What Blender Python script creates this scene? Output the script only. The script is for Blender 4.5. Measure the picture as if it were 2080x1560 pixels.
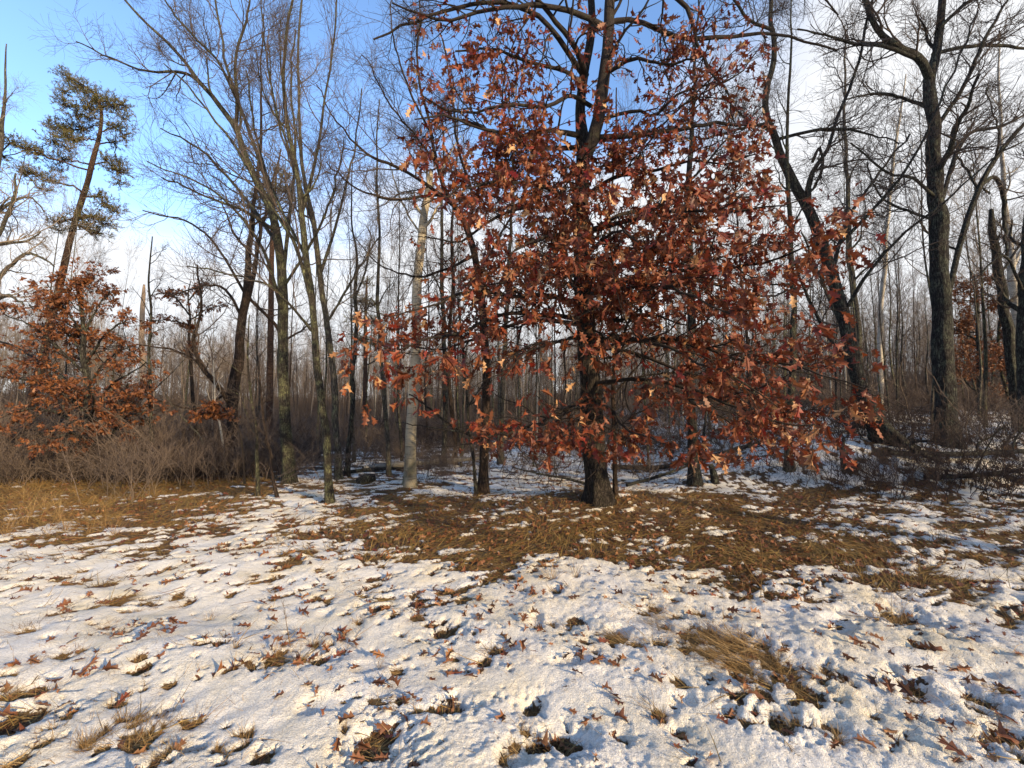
import bpy, math
import numpy as np

# ------------------------------------------------------------------ camera, world, sun, exposure
SC = bpy.context.scene
for o in list(bpy.data.objects):
    bpy.data.objects.remove(o)
COL = SC.collection
F = 867.0            # focal length in photograph pixels (2080 wide)
CAMZ = 1.6
PITCH = math.radians(3.3)
cam = bpy.data.cameras.new('camera')
cam.sensor_width = 36.0
cam.lens = 36.0 * F / 2080.0
cam.clip_start = 0.05
cam.clip_end = 3000
camo = bpy.data.objects.new('camera', cam)
camo.location = (0, 0, CAMZ)
camo.rotation_euler = (math.radians(90) + PITCH, 0, 0)
COL.objects.link(camo)
SC.camera = camo

SUN_EL = math.radians(17)
SUN_AZ = math.radians(131)      # clockwise from +Y : behind the camera, to the right
world = bpy.data.worlds.new('World')
SC.world = world
world.use_nodes = True
wt = world.node_tree
wt.nodes.clear()
def wn(t, **k):
    n = wt.nodes.new(t)
    for a, b in k.items():
        setattr(n, a, b)
    return n
wl = wt.links.new
out = wn('ShaderNodeOutputWorld')
bg = wn('ShaderNodeBackground')
bg.inputs['Strength'].default_value = 0.15
sky = wn('ShaderNodeTexSky', sky_type='NISHITA', sun_disc=False, sun_elevation=SUN_EL, sun_rotation=SUN_AZ,
         altitude=200.0, air_density=1.0, dust_density=0.4, ozone_density=2.5)
tc = wn('ShaderNodeTexCoord')
sep = wn('ShaderNodeSeparateXYZ')
wl(tc.outputs['Generated'], sep.inputs[0])
def wmath(op, a, b=None, c=None):
    n = wn('ShaderNodeMath', operation=op)
    for i, v in enumerate((a, b, c)):
        if v is None:
            continue
        if hasattr(v, 'is_output'):
            wl(v, n.inputs[i])
        else:
            n.inputs[i].default_value = v
    return n.outputs[0]
zz = wmath('ADD', wmath('MAXIMUM', sep.outputs[2], 0.0), 0.22)
cx_ = wmath('DIVIDE', sep.outputs[0], zz)
cy_ = wmath('DIVIDE', sep.outputs[1], zz)
comb = wn('ShaderNodeCombineXYZ')
wl(cx_, comb.inputs[0]); wl(cy_, comb.inputs[1])
n1 = wn('ShaderNodeTexNoise')
n1.inputs['Scale'].default_value = 0.95
n1.inputs['Detail'].default_value = 7
n1.inputs['Roughness'].default_value = 0.52
n1.inputs['Distortion'].default_value = 0.5
mp = wn('ShaderNodeMapping')
mp.inputs['Location'].default_value = (3.1, 7.4, 0)
mp.inputs['Scale'].default_value = (0.75, 1.25, 1)
mp.inputs['Rotation'].default_value = (0, 0, 0.5)
wl(comb.outputs[0], mp.inputs[0]); wl(mp.outputs[0], n1.inputs['Vector'])
# more cloud low over the wood, and a bank ahead to the right
low = wmath('MULTIPLY', wmath('SUBTRACT', 0.56, sep.outputs[2]), 1.10)
dotn = wn('ShaderNodeVectorMath', operation='DOT_PRODUCT')
wl(tc.outputs['Generated'], dotn.inputs[0])
dotn.inputs[1].default_value = (0.53, 0.75, 0.39)
bank = wmath('MULTIPLY', wmath('SUBTRACT', dotn.outputs['Value'], 0.90), 2.0)
bank = wmath('MAXIMUM', bank, -0.06)
dens = wmath('ADD', wmath('ADD', n1.outputs[0], low), bank)
ramp = wn('ShaderNodeMapRange', interpolation_type='SMOOTHSTEP')
ramp.inputs['From Min'].default_value = 0.45
ramp.inputs['From Max'].default_value = 0.76
ramp.inputs['To Max'].default_value = 0.96
wl(dens, ramp.inputs['Value'])
mixc = wn('ShaderNodeMix', data_type='RGBA')
tintn = wn('ShaderNodeMix', data_type='RGBA', blend_type='MULTIPLY')
tintn.inputs['Factor'].default_value = 1.0
tintn.inputs[7].default_value = (1.40, 1.47, 1.58, 1)
wl(sky.outputs[0], tintn.inputs[6])
wl(ramp.outputs[0], mixc.inputs['Factor'])
wl(tintn.outputs[2], mixc.inputs[6])
mixc.inputs[7].default_value = (3.9, 3.92, 3.98, 1)
wl(mixc.outputs[2], bg.inputs['Color'])
wl(bg.outputs[0], out.inputs['Surface'])

sun = bpy.data.lights.new('sun', 'SUN')
sun.energy = 4.8
sun.angle = math.radians(2.0)
sun.color = (1.0, 0.76, 0.46)
suno = bpy.data.objects.new('sun', sun)
suno.rotation_euler = (math.radians(90) - SUN_EL, 0, math.pi - SUN_AZ)
suno.location = (20, -20, 20)
COL.objects.link(suno)

SC.view_settings.view_transform = 'Standard'
SC.view_settings.look = 'None'
SC.view_settings.exposure = 0.86
SC.view_settings.gamma = 1
SC.view_settings.use_curve_mapping = False
SC.render.engine = 'CYCLES'
SC.cycles.max_bounces = 5
SC.cycles.diffuse_bounces = 3
SC.cycles.transparent_max_bounces = 6
SC.cycles.use_adaptive_sampling = True

# ------------------------------------------------------------------ numeric helpers
RNG = np.random.default_rng(7)

def _hash(ix, iy, seed):
    h = (ix.astype(np.int64) * 374761393 + iy.astype(np.int64) * 668265263 + seed * 982451653) & 0xffffffff
    h = ((h ^ (h >> 13)) * 1274126177) & 0xffffffff
    h = (h ^ (h >> 16)) & 0xffffffff
    return h.astype(np.float64) / 4294967295.0

def vnoise(x, y, seed=0):
    xi = np.floor(x); yi = np.floor(y)
    fx = x - xi; fy = y - yi
    fx = fx * fx * fx * (fx * (fx * 6 - 15) + 10); fy = fy * fy * fy * (fy * (fy * 6 - 15) + 10)
    a = _hash(xi, yi, seed); b = _hash(xi + 1, yi, seed)
    c = _hash(xi, yi + 1, seed); d = _hash(xi + 1, yi + 1, seed)
    return (a * (1 - fx) + b * fx) * (1 - fy) + (c * (1 - fx) + d * fx) * fy

def fbm(x, y, octv=4, seed=0, gain=0.5):
    s = 0; a = 1; t = 0
    for i in range(octv):
        c, sn = math.cos(i * 1.3), math.sin(i * 1.3)
        s = s + a * vnoise((x * c - y * sn) * 2 ** i + 13.7 * i, (x * sn + y * c) * 2 ** i - 7.1 * i, seed + i)
        t += a; a *= gain
    return s / t

def sst(a, b, x):
    t = np.clip((x - a) / (b - a), 0, 1)
    return t * t * (3 - 2 * t)

def norm(v):
    return v / np.maximum(np.linalg.norm(v, axis=-1, keepdims=True), 1e-9)

def ray(u, v):
    xc = (u - 1040.0) / F; yc = (780.0 - v) / F
    cp, sp = math.cos(PITCH), math.sin(PITCH)
    return np.array([xc, cp - yc * sp, sp + yc * cp])

def at(u, v, Y):
    d = ray(u, v)
    return np.array([0, 0, CAMZ]) + d * (Y / d[1])

def to_px(p):
    x, y, z = p[..., 0], p[..., 1], p[..., 2] - CAMZ
    cp, sp = math.cos(PITCH), math.sin(PITCH)
    fw = y * cp + z * sp; upc = -y * sp + z * cp
    return 1040 + F * x / fw, 780 - F * upc / fw

# ------------------------------------------------------------------ the ground's shape
OAK = (1.50, 7.55)
PITS = [  # melted holes in the snow: x, y, radius, depth
]
def flat_xy(u, v):
    d = ray(u, v)
    t = -CAMZ / d[2]
    return d[0] * t, d[1] * t
for (u, v, r, dd) in [(1585, 1490, .095, .07), (1078, 1438, .085, .06), (560, 1345, .12, .05), (650, 1340, .1, .05), (905, 1290, .13, .05),
                      (735, 1230, .07, .05), (395, 1520, .06, .05), (340, 1440, .06, .05), (1440, 1400, .06, .04), (1700, 1300, .06, .05),
                      (1150, 1515, .13, .06), (1095, 1525, .09, .05), (1855, 1420, .1, .05), (1990, 1450, .12, .05), (1480, 1470, .05, .04),
                      (1265, 1510, .05, .035), (1380, 1500, .05, .035), (1830, 1260, .2, .07), (2060, 1530, .12, .07), (760, 1510, .14, .06),
                      (40, 1460, .2, .06), (60, 1400, .15, .05), (290, 1360, .1, .04), (925, 1445, .09, .05), (1690, 1500, .07, .05)]:
    x, y = flat_xy(u, v)
    PITS.append((x, y, r, dd))

def terrain(x, y):
    z = 0.06 * (fbm(x * 0.35, y * 0.35, 3, 5) - 0.5)
    fade = sst(5, 9, y)
    z = z + 0.25 * (fbm(x * 0.22 + 9, y * 0.22, 3, 9) - 0.5) * fade
    z = z + 0.20 * np.exp(-(((x - OAK[0]) / 1.3) ** 2 + ((y - OAK[1]) / 1.0) ** 2))
    z = z + 0.34 * np.exp(-(((x - 7.1) / 1.6) ** 2 + ((y - 9.6) / 0.8) ** 2))          # snowy hump on the right
    z = z + 0.16 * np.exp(-(((x - 4.4) / .9) ** 2 + ((y - 9.2) / 0.7) ** 2))
    rr = sst(3.4, 8.8, x) * np.clip(y - 7.4, 0, 3.2) * 0.27 + sst(4, 14, x) * np.clip(y - 10.6, 0, 14) * 0.07
    z = z + rr
    z = z + 0.05 * sst(3.4, 2.8, y) * sst(-1, 1, x - 0.3)                                # low bank close by
    z = z - 0.05 * np.exp(-((y - 4.0 - 0.12 * x) / 0.5) ** 2) * sst(0.5, -1.5, x)        # shallow rut on the left
    return z

def tracks(x, y):
    t = y - (2.5 - .44 * x) + .08 * np.sin(x * 1.7)
    return np.clip(np.exp(-(t / .30) ** 2) + .8 * np.exp(-((t + .95) / .26) ** 2), 0, 1) * sst(2.2, .6, x)

def snow_cover(x, y):
    """0..1 how much of the ground lies under snow, in metres' world"""
    big = fbm(x * 0.9, y * 0.9, 4, 21)
    # direction of melt streaks: drawn out across the slope
    xs = x * 0.92 + y * 0.38; ys = -x * 0.38 + y * 0.92
    mid = fbm(xs * 2.4, ys * 5.0, 4, 31, .6)
    fine = fbm(xs * 9, ys * 16, 3, 41, .6)
    n = 0.22 * big + 0.40 * mid + 0.38 * fine
    # share of bare ground by place
    bare = 0.15 + 0.16 * sst(.5, .68, big)
    bare = bare + 0.13 * sst(3.1, 4.4, y)
    wv = fbm(x * 1.1 + 3, y * 1.6, 3, 17) - .5
    edge = 4.05 + 0.16 * np.sin(x * 1.3 + 1.0) + 1.5 * wv - 0.06 * (x - 1.0)
    core = sst(edge - .2, edge + .5, y) * sst(8.4, 7.3, y + wv) * sst(-2.4, -0.7, x - 0.25 * (5.5 - y) + 1.6 * wv) * sst(5.6, 1.6, x - 0.12 * y + 2 * wv)
    bare = bare + 0.37 * core
    bare = bare + 0.14 * sst(edge, edge + .6, y) * sst(8.6, 7.8, y) * sst(2.0, 4.0, x)
    bare = bare + 0.13 * sst(-.5, -2, x) * sst(4.6, 5.6, y)
    bare = bare + 0.30 * sst(-3.8, -5.4, x + 0.25 * (y - 7) + 2 * wv) * sst(5.0, 6.3, y + 1.5 * wv)          # tall grass on the far left
    bare = bare + 0.07 * sst(7.6, 8.4, y) * sst(26, 14, y)
    bare = bare + 0.13 * sst(0.7, 1.1, x) * np.exp(-((y - 2.75 + 0.45 * (x - 1.5)) / 0.22) ** 2) * sst(2.6, 2.2, x) # trampled swath
    bare = bare - 0.10 * tracks(x, y) + 0.05 * np.exp(-((y - (2.9 - .44 * x)) / .12) ** 2) * sst(2.2, .6, x)
    thr = 0.30 + 0.42 * bare
    s = sst(thr - 0.035, thr + 0.05, n)
    return s

def ground_all(x, y):
    s = snow_cover(x, y)
    pit = np.zeros_like(x)
    s = s.copy()
    for (px, py, r, dd) in PITS:
        k = np.nonzero((np.abs(x - px) < 2.4 * r) & (np.abs(y - py) < 2.4 * r))[0]
        if len(k) == 0: continue
        xx, yy = x[k], y[k]
        d2 = ((xx - px) ** 2 + (yy - py) ** 2) / r ** 2
        wob = 3.2 * (fbm(xx * 26, yy * 26, 3, 3, .7) - .42)
        g = np.exp(-d2 * np.maximum(1 + wob, .25))
        pit[k] = np.maximum(pit[k], g * dd)
        s[k] = s[k] * (1 - sst(0.52, 0.80, g))
    near = sst(9, 3, y)
    t = terrain(x, y)
    lump = fbm(x * 3.1 + 4, y * 3.1, 3, 51) - .5
    cx = x * 0.8 + y * 0.6; cy = -x * 0.6 + y * 0.8
    med = fbm(cx * 9, cy * 16, 3, 61, .6) - .5
    gran = fbm(x * 36, y * 36, 3, 71, .75) - .5
    gr2 = vnoise(x * 95, y * 95, 73) - .5
    tk = tracks(x, y); near = near * (1 - .6 * tk); t = t - .035 * tk
    z = t + s * (0.030 + 0.05 * lump + near * (0.013 * med * (.8 + .7 * sst(-1, 1, x)) + 0.015 * gran * (.5 + .7 * sst(-1.5, 1, x)) + 0.009 * gr2)) + (1 - s) * 0.02 * (fbm(x * 14, y * 14, 2, 81) - .5)
    # dimples
    dm = vnoise(x * 5.5, y * 5.5, 91)
    z = z - near * s * 0.03 * sst(0.82, 0.97, dm)
    z = z - pit
    return z, s

def gz(x, y):
    x = np.atleast_1d(np.asarray(x, float)); y = np.atleast_1d(np.asarray(y, float))
    return ground_all(x, y)[0]

def ground_at(u, v):
    """where the sight line through a photograph pixel meets the ground"""
    d = ray(u, v)
    Y = np.concatenate([np.arange(1.0, 12, .04), np.arange(12, 60, .25)])
    X = d[0] / d[1] * Y
    Z = CAMZ + d[2] / d[1] * Y
    T = terrain(X, Y)
    k = np.nonzero(Z < T + 0.02)[0]
    i = k[0] if len(k) else len(Y) - 1
    return np.array([X[i], Y[i], T[i]])

# ------------------------------------------------------------------ mesh helpers
class MB:
    """collects vertices and faces (quads or triangles) of one mesh"""
    def __init__(self):
        self.v = []; self.f = []; self.n = 0; self.t = []
    def add(self, V, Fc, tint=None):
        V = np.asarray(V, float).reshape(-1, 3)
        Fc = np.asarray(Fc, np.int64)
        self.v.append(V); self.f.append(Fc + self.n)
        if tint is None:
            tint = np.full(len(Fc), 0.5)
        self.t.append(np.broadcast_to(tint, (len(Fc),)).astype(float))
        self.n += len(V)
    def mesh(self, name, mat, origin=(0, 0, 0), smooth=True):
        me = bpy.data.meshes.new(name)
        V = np.concatenate(self.v) - np.asarray(origin, float)
        starts = []; loops = []; pos = 0; tints = []
        for Fc, T in zip(self.f, self.t):
            k = Fc.shape[1]
            loops.append(Fc.ravel())
            starts.append(pos + np.arange(len(Fc)) * k)
            pos += Fc.size
            tints.append(T)
        L = np.concatenate(loops).astype(np.int32); S = np.concatenate(starts).astype(np.int32)
        me.vertices.add(len(V)); me.vertices.foreach_set('co', V.astype(np.float32).ravel())
        me.loops.add(len(L)); me.loops.foreach_set('vertex_index', L)
        me.polygons.add(len(S)); me.polygons.foreach_set('loop_start', S)
        me.update(calc_edges=True)
        if smooth:
            me.polygons.foreach_set('use_smooth', np.ones(len(S), bool))
        a = me.attributes.new('tint', 'FLOAT', 'FACE')
        a.data.foreach_set('value', np.concatenate(tints).astype(np.float32))
        me.materials.append(mat)
        return me

def tubes(mb, P, R, sides=3, tint=None, relief=None, cap=False):
    P = np.asarray(P, float); R = np.asarray(R, float)
    if P.ndim == 2:
        P = P[None]; R = R[None]
    M, n, _ = P.shape
    if M == 0:
        return
    T = np.empty_like(P)
    T[:, 1:-1] = P[:, 2:] - P[:, :-2]; T[:, 0] = P[:, 1] - P[:, 0]; T[:, -1] = P[:, -1] - P[:, -2]
    T = norm(T)
    mean = np.abs(norm(P[:, -1] - P[:, 0]))
    ref = np.eye(3)[np.argmin(mean, axis=1)][:, None, :]
    A = norm(np.cross(T, np.broadcast_to(ref, T.shape)))
    B = np.cross(T, A)
    ang = np.linspace(0, 2 * np.pi, sides, endpoint=False)
    ca = np.cos(ang)[None, None, :, None]; sa = np.sin(ang)[None, None, :, None]
    rad = R[:, :, None, None] * np.ones((1, 1, sides, 1))
    if relief is not None:
        rad = rad * relief(P, ang)[..., None]
    V = P[:, :, None, :] + rad * (A[:, :, None, :] * ca + B[:, :, None, :] * sa)
    idx = np.arange(M * n * sides).reshape(M, n, sides)
    a = idx[:, :-1, :]; b = np.roll(a, -1, axis=2)
    c = idx[:, 1:, :]; d = np.roll(c, -1, axis=2)
    Fq = np.stack([a, b, d, c], -1).reshape(-1, 4)
    t = None
    if tint is not None:
        t = np.repeat(np.broadcast_to(tint, (M,)), (n - 1) * sides)
    if cap:
        V = V.reshape(-1, 3)
        e = idx[:, -1, :]
        mb.add(V, Fq, t)
        base = mb.n - len(V)
        cen = P[:, -1] + T[:, -1] * R[:, -1:] * .2
        ci = np.arange(M)[:, None] * np.ones((1, sides), int)
        tri = np.stack([ci + 0, np.zeros_like(ci), np.zeros_like(ci)], -1)
        tri[..., 1] = e + (-len(V)); tri[..., 2] = np.roll(e, -1, axis=1) + (-len(V))
        mb.add(cen, tri.reshape(-1, 3), 0.5)
    else:
        mb.add(V.reshape(-1, 3), Fq, t)

def ribbons(mb, P, W, side, tint=None):
    M, n, _ = P.shape
    off = side[:, None, :] * W[:, :, None] * .5
    V = np.stack([P - off, P + off], 2)
    idx = np.arange(M * n * 2).reshape(M, n, 2)
    Fq = np.stack([idx[:, :-1, 0], idx[:, :-1, 1], idx[:, 1:, 1], idx[:, 1:, 0]], -1).reshape(-1, 4)
    t = None if tint is None else np.repeat(np.broadcast_to(tint, (M,)), n - 1)
    mb.add(V.reshape(-1, 3), Fq, t)

def catmull(pts, n):
    """smooth resampling of a polyline of any width (columns interpolate together)"""
    p = np.asarray(pts, float)
    if len(p) == 2:
        t = np.linspace(0, 1, n)[:, None]
        return p[0] * (1 - t) + p[1] * t
    q = np.vstack([2 * p[0] - p[1], p, 2 * p[-1] - p[-2]])
    seg = np.linalg.norm(np.diff(p[:, :3], axis=0), axis=1)
    cum = np.concatenate([[0], np.cumsum(seg)]); cum /= cum[-1]
    t = np.linspace(0, 1, n)
    i = np.clip(np.searchsorted(cum, t, side='right') - 1, 0, len(p) - 2)
    f = ((t - cum[i]) / np.maximum(cum[i + 1] - cum[i], 1e-9))[:, None]
    a, b, c, d = q[i], q[i + 1], q[i + 2], q[i + 3]
    return 0.5 * (2 * b + (c - a) * f + (2 * a - 5 * b + 4 * c - d) * f ** 2 + (3 * b - a - 3 * c + d) * f ** 3)

def grow(P, R, k, trange, length, ang, npts, wob, trop, rng, ratio=0.55, rmin=0.002, rend=0.35, shape=0.5, flat=0.0, rmax=9):
    """k child shoots on every parent shoot; everything vectorised"""
    M, n, _ = P.shape
    t = trange[0] + (trange[1] - trange[0]) * (np.arange(k)[None, :] + rng.random((M, k))) / k
    f = t * (n - 1); i = np.clip(f.astype(int), 0, n - 2); fr = (f - i)[..., None]
    mi = np.arange(M)[:, None]
    start = P[mi, i] * (1 - fr) + P[mi, i + 1] * fr
    tan = norm(P[mi, i + 1] - P[mi, i])
    r0 = (R[mi, i] * (1 - fr[..., 0]) + R[mi, i + 1] * fr[..., 0])
    rv = rng.normal(size=(M, k, 3)); rv[..., 2] *= (1 - flat)
    perp = norm(rv - (rv * tan).sum(-1, keepdims=True) * tan)
    a = np.radians(ang[0] + (ang[1] - ang[0]) * rng.random((M, k)))[..., None]
    d = tan * np.cos(a) + perp * np.sin(a)
    L = (length[0] + (length[1] - length[0]) * rng.random((M, k))) * (1 - shape * (t - trange[0]) / max(trange[1] - trange[0], 1e-6))
    K = M * k
    d = d.reshape(K, 3); pos = start.reshape(K, 3); L = L.reshape(K); r0 = r0.reshape(K)
    out = np.empty((K, npts, 3)); out[:, 0] = pos
    tr = np.asarray(trop, float)
    for j in range(1, npts):
        d = norm(d + wob * rng.normal(size=(K, 3)) + tr)
        pos = pos + d * (L / (npts - 1))[:, None]
        out[:, j] = pos
    rs = np.clip(r0 * ratio, rmin, rmax)
    rr = rs[:, None] * (1 - (1 - rend) * np.linspace(0, 1, npts)[None, :])
    return out, np.maximum(rr, rmin * .6)

# ------------------------------------------------------------------ object helpers
def put(name, me, parent=None, loc=(0, 0, 0)):
    o = bpy.data.objects.new(name, me)
    o.location = loc
    COL.objects.link(o)
    if parent is not None:
        o.parent = parent
    return o

def tag(o, label=None, cat=None, group=None, kind=None):
    if label: o['label'] = label
    if cat: o['category'] = cat
    if group: o['group'] = group
    if kind: o['kind'] = kind
    return o

def thing(name, loc, label, cat, group=None):
    o = put(name, None, None, tuple(float(c) for c in loc))
    return tag(o, label, cat, group)

def copy_tree(root, loc, rotz, scale, label=None, group=None):
    r = root.copy(); COL.objects.link(r)
    r.location = loc; r.rotation_euler = (0, 0, rotz)
    r.scale = scale if hasattr(scale, '__len__') else (scale,) * 3
    if label: r['label'] = label
    if group: r['group'] = group
    for ch in root.children:
        c = ch.copy(); COL.objects.link(c); c.parent = r
    return r

# ------------------------------------------------------------------ materials
class NT:
    def __init__(self, name):
        self.m = bpy.data.materials.new(name)
        self.m.use_nodes = True
        self.t = self.m.node_tree
        self.bsdf = self.t.nodes['Principled BSDF']
        self.out = self.t.nodes['Material Output']
    def n(self, ty, ins=None, **k):
        nd = self.t.nodes.new(ty)
        for a, b in k.items():
            setattr(nd, a, b)
        for a, b in (ins or {}).items():
            if hasattr(b, 'is_output'):
                self.t.links.new(b, nd.inputs[a])
            else:
                nd.inputs[a].default_value = b
        return nd
    def link(self, a, b):
        self.t.links.new(a, b)
    def ramp(self, fac, stops):
        r = self.n('ShaderNodeValToRGB', {'Fac': fac})
        e = r.color_ramp.elements
        while len(e) < len(stops):
            e.new(0.5)
        for q, (p, c) in zip(e, stops):
            q.position = p; q.color = (*c, 1)
        return r.outputs[0]
    def mix(self, fac, a, b, blend='MIX'):
        m = self.n('ShaderNodeMix', data_type='RGBA', blend_type=blend)
        for s, v in (('Factor', fac), (6, a), (7, b)):
            if hasattr(v, 'is_output'):
                self.link(v, m.inputs[s])
            else:
                m.inputs[s].default_value = v if s == 'Factor' else (*v, 1)
        return m.outputs[2]
    def bump(self, h, strength, dist, normal=None):
        b = self.n('ShaderNodeBump', {'Height': h, 'Strength': strength, 'Distance': dist})
        if normal is not None:
            self.link(normal, b.inputs['Normal'])
        return b.outputs[0]

def bark(name, dark, light, lichen=None, lich_amt=0.5, scale=14, strength=0.9, plates=False):
    m = NT(name)
    geo = m.n('ShaderNodeNewGeometry')
    oi = m.n('ShaderNodeObjectInfo')
    mp = m.n('ShaderNodeMapping', {'Vector': geo.outputs['Position'], 'Scale': (1, 1, 0.18 if not plates else 0.6)})
    no = m.n('ShaderNodeTexNoise', {'Vector': mp.outputs[0], 'Scale': scale * 2.2, 'Detail': 7, 'Roughness': .72, 'Distortion': 1.2})
    vo = m.n('ShaderNodeTexVoronoi', {'Vector': m.mix(.10, mp.outputs[0], no.outputs['Color'], 'ADD'), 'Scale': scale * 2.1}, feature='DISTANCE_TO_EDGE')
    vr = m.n('ShaderNodeMapRange', {'Value': vo.outputs['Distance'], 'From Max': .30})
    h = m.n('ShaderNodeMath', {0: no.outputs[0], 1: vr.outputs[0]}, operation='MULTIPLY').outputs[0]
    c = m.ramp(h, [(0.08, dark), (0.5, light)])
    if lichen:
        n2 = m.n('ShaderNodeTexNoise', {'Vector': geo.outputs['Position'], 'Scale': 5.5, 'Detail': 8, 'Roughness': .72})
        k = m.n('ShaderNodeMapRange', {'Value': n2.outputs[0], 'From Min': .62 - .2 * lich_amt, 'From Max': .74 - .2 * lich_amt})
        k2 = m.n('ShaderNodeMath', {0: k.outputs[0], 1: m.n('ShaderNodeMapRange', {'Value': h, 'From Min': .1, 'From Max': .4}).outputs[0]}, operation='MULTIPLY')
        c = m.mix(k2.outputs[0], c, lichen)
    m.link(c, m.bsdf.inputs['Base Color'])
    m.bsdf.inputs['Roughness'].default_value = .88
    m.bsdf.inputs['Specular IOR Level'].default_value = .2
    m.link(m.bump(h, strength, .03), m.bsdf.inputs['Normal'])
    return m.m

M_OAK = bark('oak_bark', (.010, .008, .007), (.085, .070, .058), (.085, .09, .055), .45, 16, 1.0)
M_BRANCH = bark('branch_bark', (.016, .012, .010), (.06, .046, .038), (.065, .07, .04), .35, 30, .6)
M_GREY = bark('grey_bark', (.030, .026, .022), (.16, .14, .115), (.15, .16, .09), .7, 16, .8)
M_MOSSY = bark('mossy_bark', (.014, .012, .010), (.11, .097, .075), (.19, .20, .105), .82, 20, .8)
M_DARK = bark('dark_bark', (.013, .011, .010), (.085, .076, .066), (.13, .14, .10), .8, 15, 1.0)
M_PINE = bark('pine_bark', (.022, .013, .010), (.13, .075, .05), None, 0, 13, .9, True)
M_TWIG = bark('twig_bark', (.05, .038, .031), (.14, .108, .088), None, 0, 40, .3)
M_TWIGG = bark('sunlit_twig_bark', (.12, .096, .075), (.32, .26, .20), None, 0, 40, .3)  # grey twigs raised to a sunlit tan: sunlight put into the colour
M_BROWN = bark('brown_bark', (.018, .013, .010), (.095, .064, .048), (.07, .075, .045), .35, 15, .9)
M_SNAG = bark('snag_wood', (.36, .25, .16), (.62, .46, .31), None, 0, 14, .7)  # pale orange of the sunlit trunk put into the wood colour

def birch(name, base=(.56, .52, .43), dirt=.5):
    m = NT(name)
    geo = m.n('ShaderNodeNewGeometry')
    mp = m.n('ShaderNodeMapping', {'Vector': geo.outputs['Position'], 'Scale': (.5, .5, 5.0)})
    no = m.n('ShaderNodeTexNoise', {'Vector': mp.outputs[0], 'Scale': 9, 'Detail': 6, 'Roughness': .7, 'Distortion': .4})
    lent = m.n('ShaderNodeMapRange', {'Value': no.outputs[0], 'From Min': .555, 'From Max': .63})
    n2 = m.n('ShaderNodeTexNoise', {'Vector': geo.outputs['Position'], 'Scale': 3.5, 'Detail': 7, 'Roughness': .65})
    c = m.ramp(n2.outputs[0], [(.38, tuple(q * .62 for q in base)), (.62, base)])
    c = m.mix(lent.outputs[0], c, (.035, .028, .022))
    sepz = m.n('ShaderNodeSeparateXYZ', {0: geo.outputs['Position']})
    lowm = m.n('ShaderNodeMapRange', {'Value': sepz.outputs[2], 'From Min': 1.9, 'From Max': .1})
    blot = m.n('ShaderNodeMapRange', {'Value': n2.outputs[0], 'From Min': .30, 'From Max': .62, 'To Max': 1.2})
    dm = m.n('ShaderNodeMath', {0: lowm.outputs[0], 1: blot.outputs[0]}, operation='MULTIPLY')
    dm2 = m.n('ShaderNodeMath', {0: dm.outputs[0], 1: dirt}, operation='MULTIPLY', use_clamp=True)
    c = m.mix(dm2.outputs[0], c, (.09, .085, .055))
    m.link(c, m.bsdf.inputs['Base Color'])
    m.bsdf.inputs['Roughness'].default_value = .75
    m.link(m.bump(no.outputs[0], .5, .012), m.bsdf.inputs['Normal'])
    return m.m
M_BIRCH = birch('birch_bark', (.48, .41, .29), 1.0)
M_BIRCHF = birch('young_birch_bark', (.40, .36, .29), .5)

def leafmat(name, stops, trans=.22, rough=.5, spec=.32):
    m = NT(name)
    at_ = m.n('ShaderNodeAttribute', attribute_name='tint')
    oi = m.n('ShaderNodeObjectInfo')
    s = m.n('ShaderNodeMath', {0: at_.outputs['Fac'], 1: oi.outputs['Random']}, operation='ADD')
    fr = m.n('ShaderNodeMath', {0: s.outputs[0]}, operation='FRACT')
    c = m.ramp(fr.outputs[0], stops)
    geo = m.n('ShaderNodeNewGeometry')
    no = m.n('ShaderNodeTexNoise', {'Vector': geo.outputs['Position'], 'Scale': 55, 'Detail': 4})
    v = m.n('ShaderNodeMapRange', {'Value': no.outputs[0], 'From Min': .3, 'From Max': .7, 'To Min': .72, 'To Max': 1.28})
    c = m.mix(1.0, c, v.outputs[0], 'MULTIPLY')
    # undersides are paler and duller
    c = m.mix(m.n('ShaderNodeMath', {0: geo.outputs['Backfacing'], 1: .22}, operation='MULTIPLY').outputs[0], c, (.30, .13, .055))
    m.link(c, m.bsdf.inputs['Base Color'])
    m.bsdf.inputs['Roughness'].default_value = rough
    m.bsdf.inputs['Specular IOR Level'].default_value = spec
    m.link(m.bump(no.outputs[0], .4, .004), m.bsdf.inputs['Normal'])
    tr = m.n('ShaderNodeBsdfTranslucent', {'Color': c})
    mx = m.n('ShaderNodeMixShader', {0: trans})
    m.link(m.bsdf.outputs[0], mx.inputs[1]); m.link(tr.outputs[0], mx.inputs[2])
    m.link(mx.outputs[0], m.out.inputs['Surface'])
    return m.m
M_LEAF = leafmat('oak_leaf', [(0, (.125, .020, .008)), (.16, (.055, .012, .007)), (.3, (.16, .034, .011)), (.45, (.080, .018, .008)), (.58, (.185, .050, .015)),
                              (.70, (.085, .017, .008)), (.78, (.18, .014, .008)), (.86, (.13, .030, .011)), (.925, (.48, .29, .14)), (.95, (.15, .040, .014)), (1, (.125, .024, .010))])
M_LEAFB = leafmat('orange_leaf', [(0, (.085, .026, .011)), (.25, (.15, .054, .018)), (.5, (.075, .022, .010)), (.75, (.22, .085, .028)), (1, (.065, .020, .010))])
M_LITTER = leafmat('fallen_leaf', [(0, (.11, .042, .020)), (.3, (.17, .070, .030)), (.5, (.070, .028, .016)), (.7, (.26, .13, .055)), (.85, (.15, .04, .022)), (1, (.09, .038, .020))], .1, .6, .3)
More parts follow.
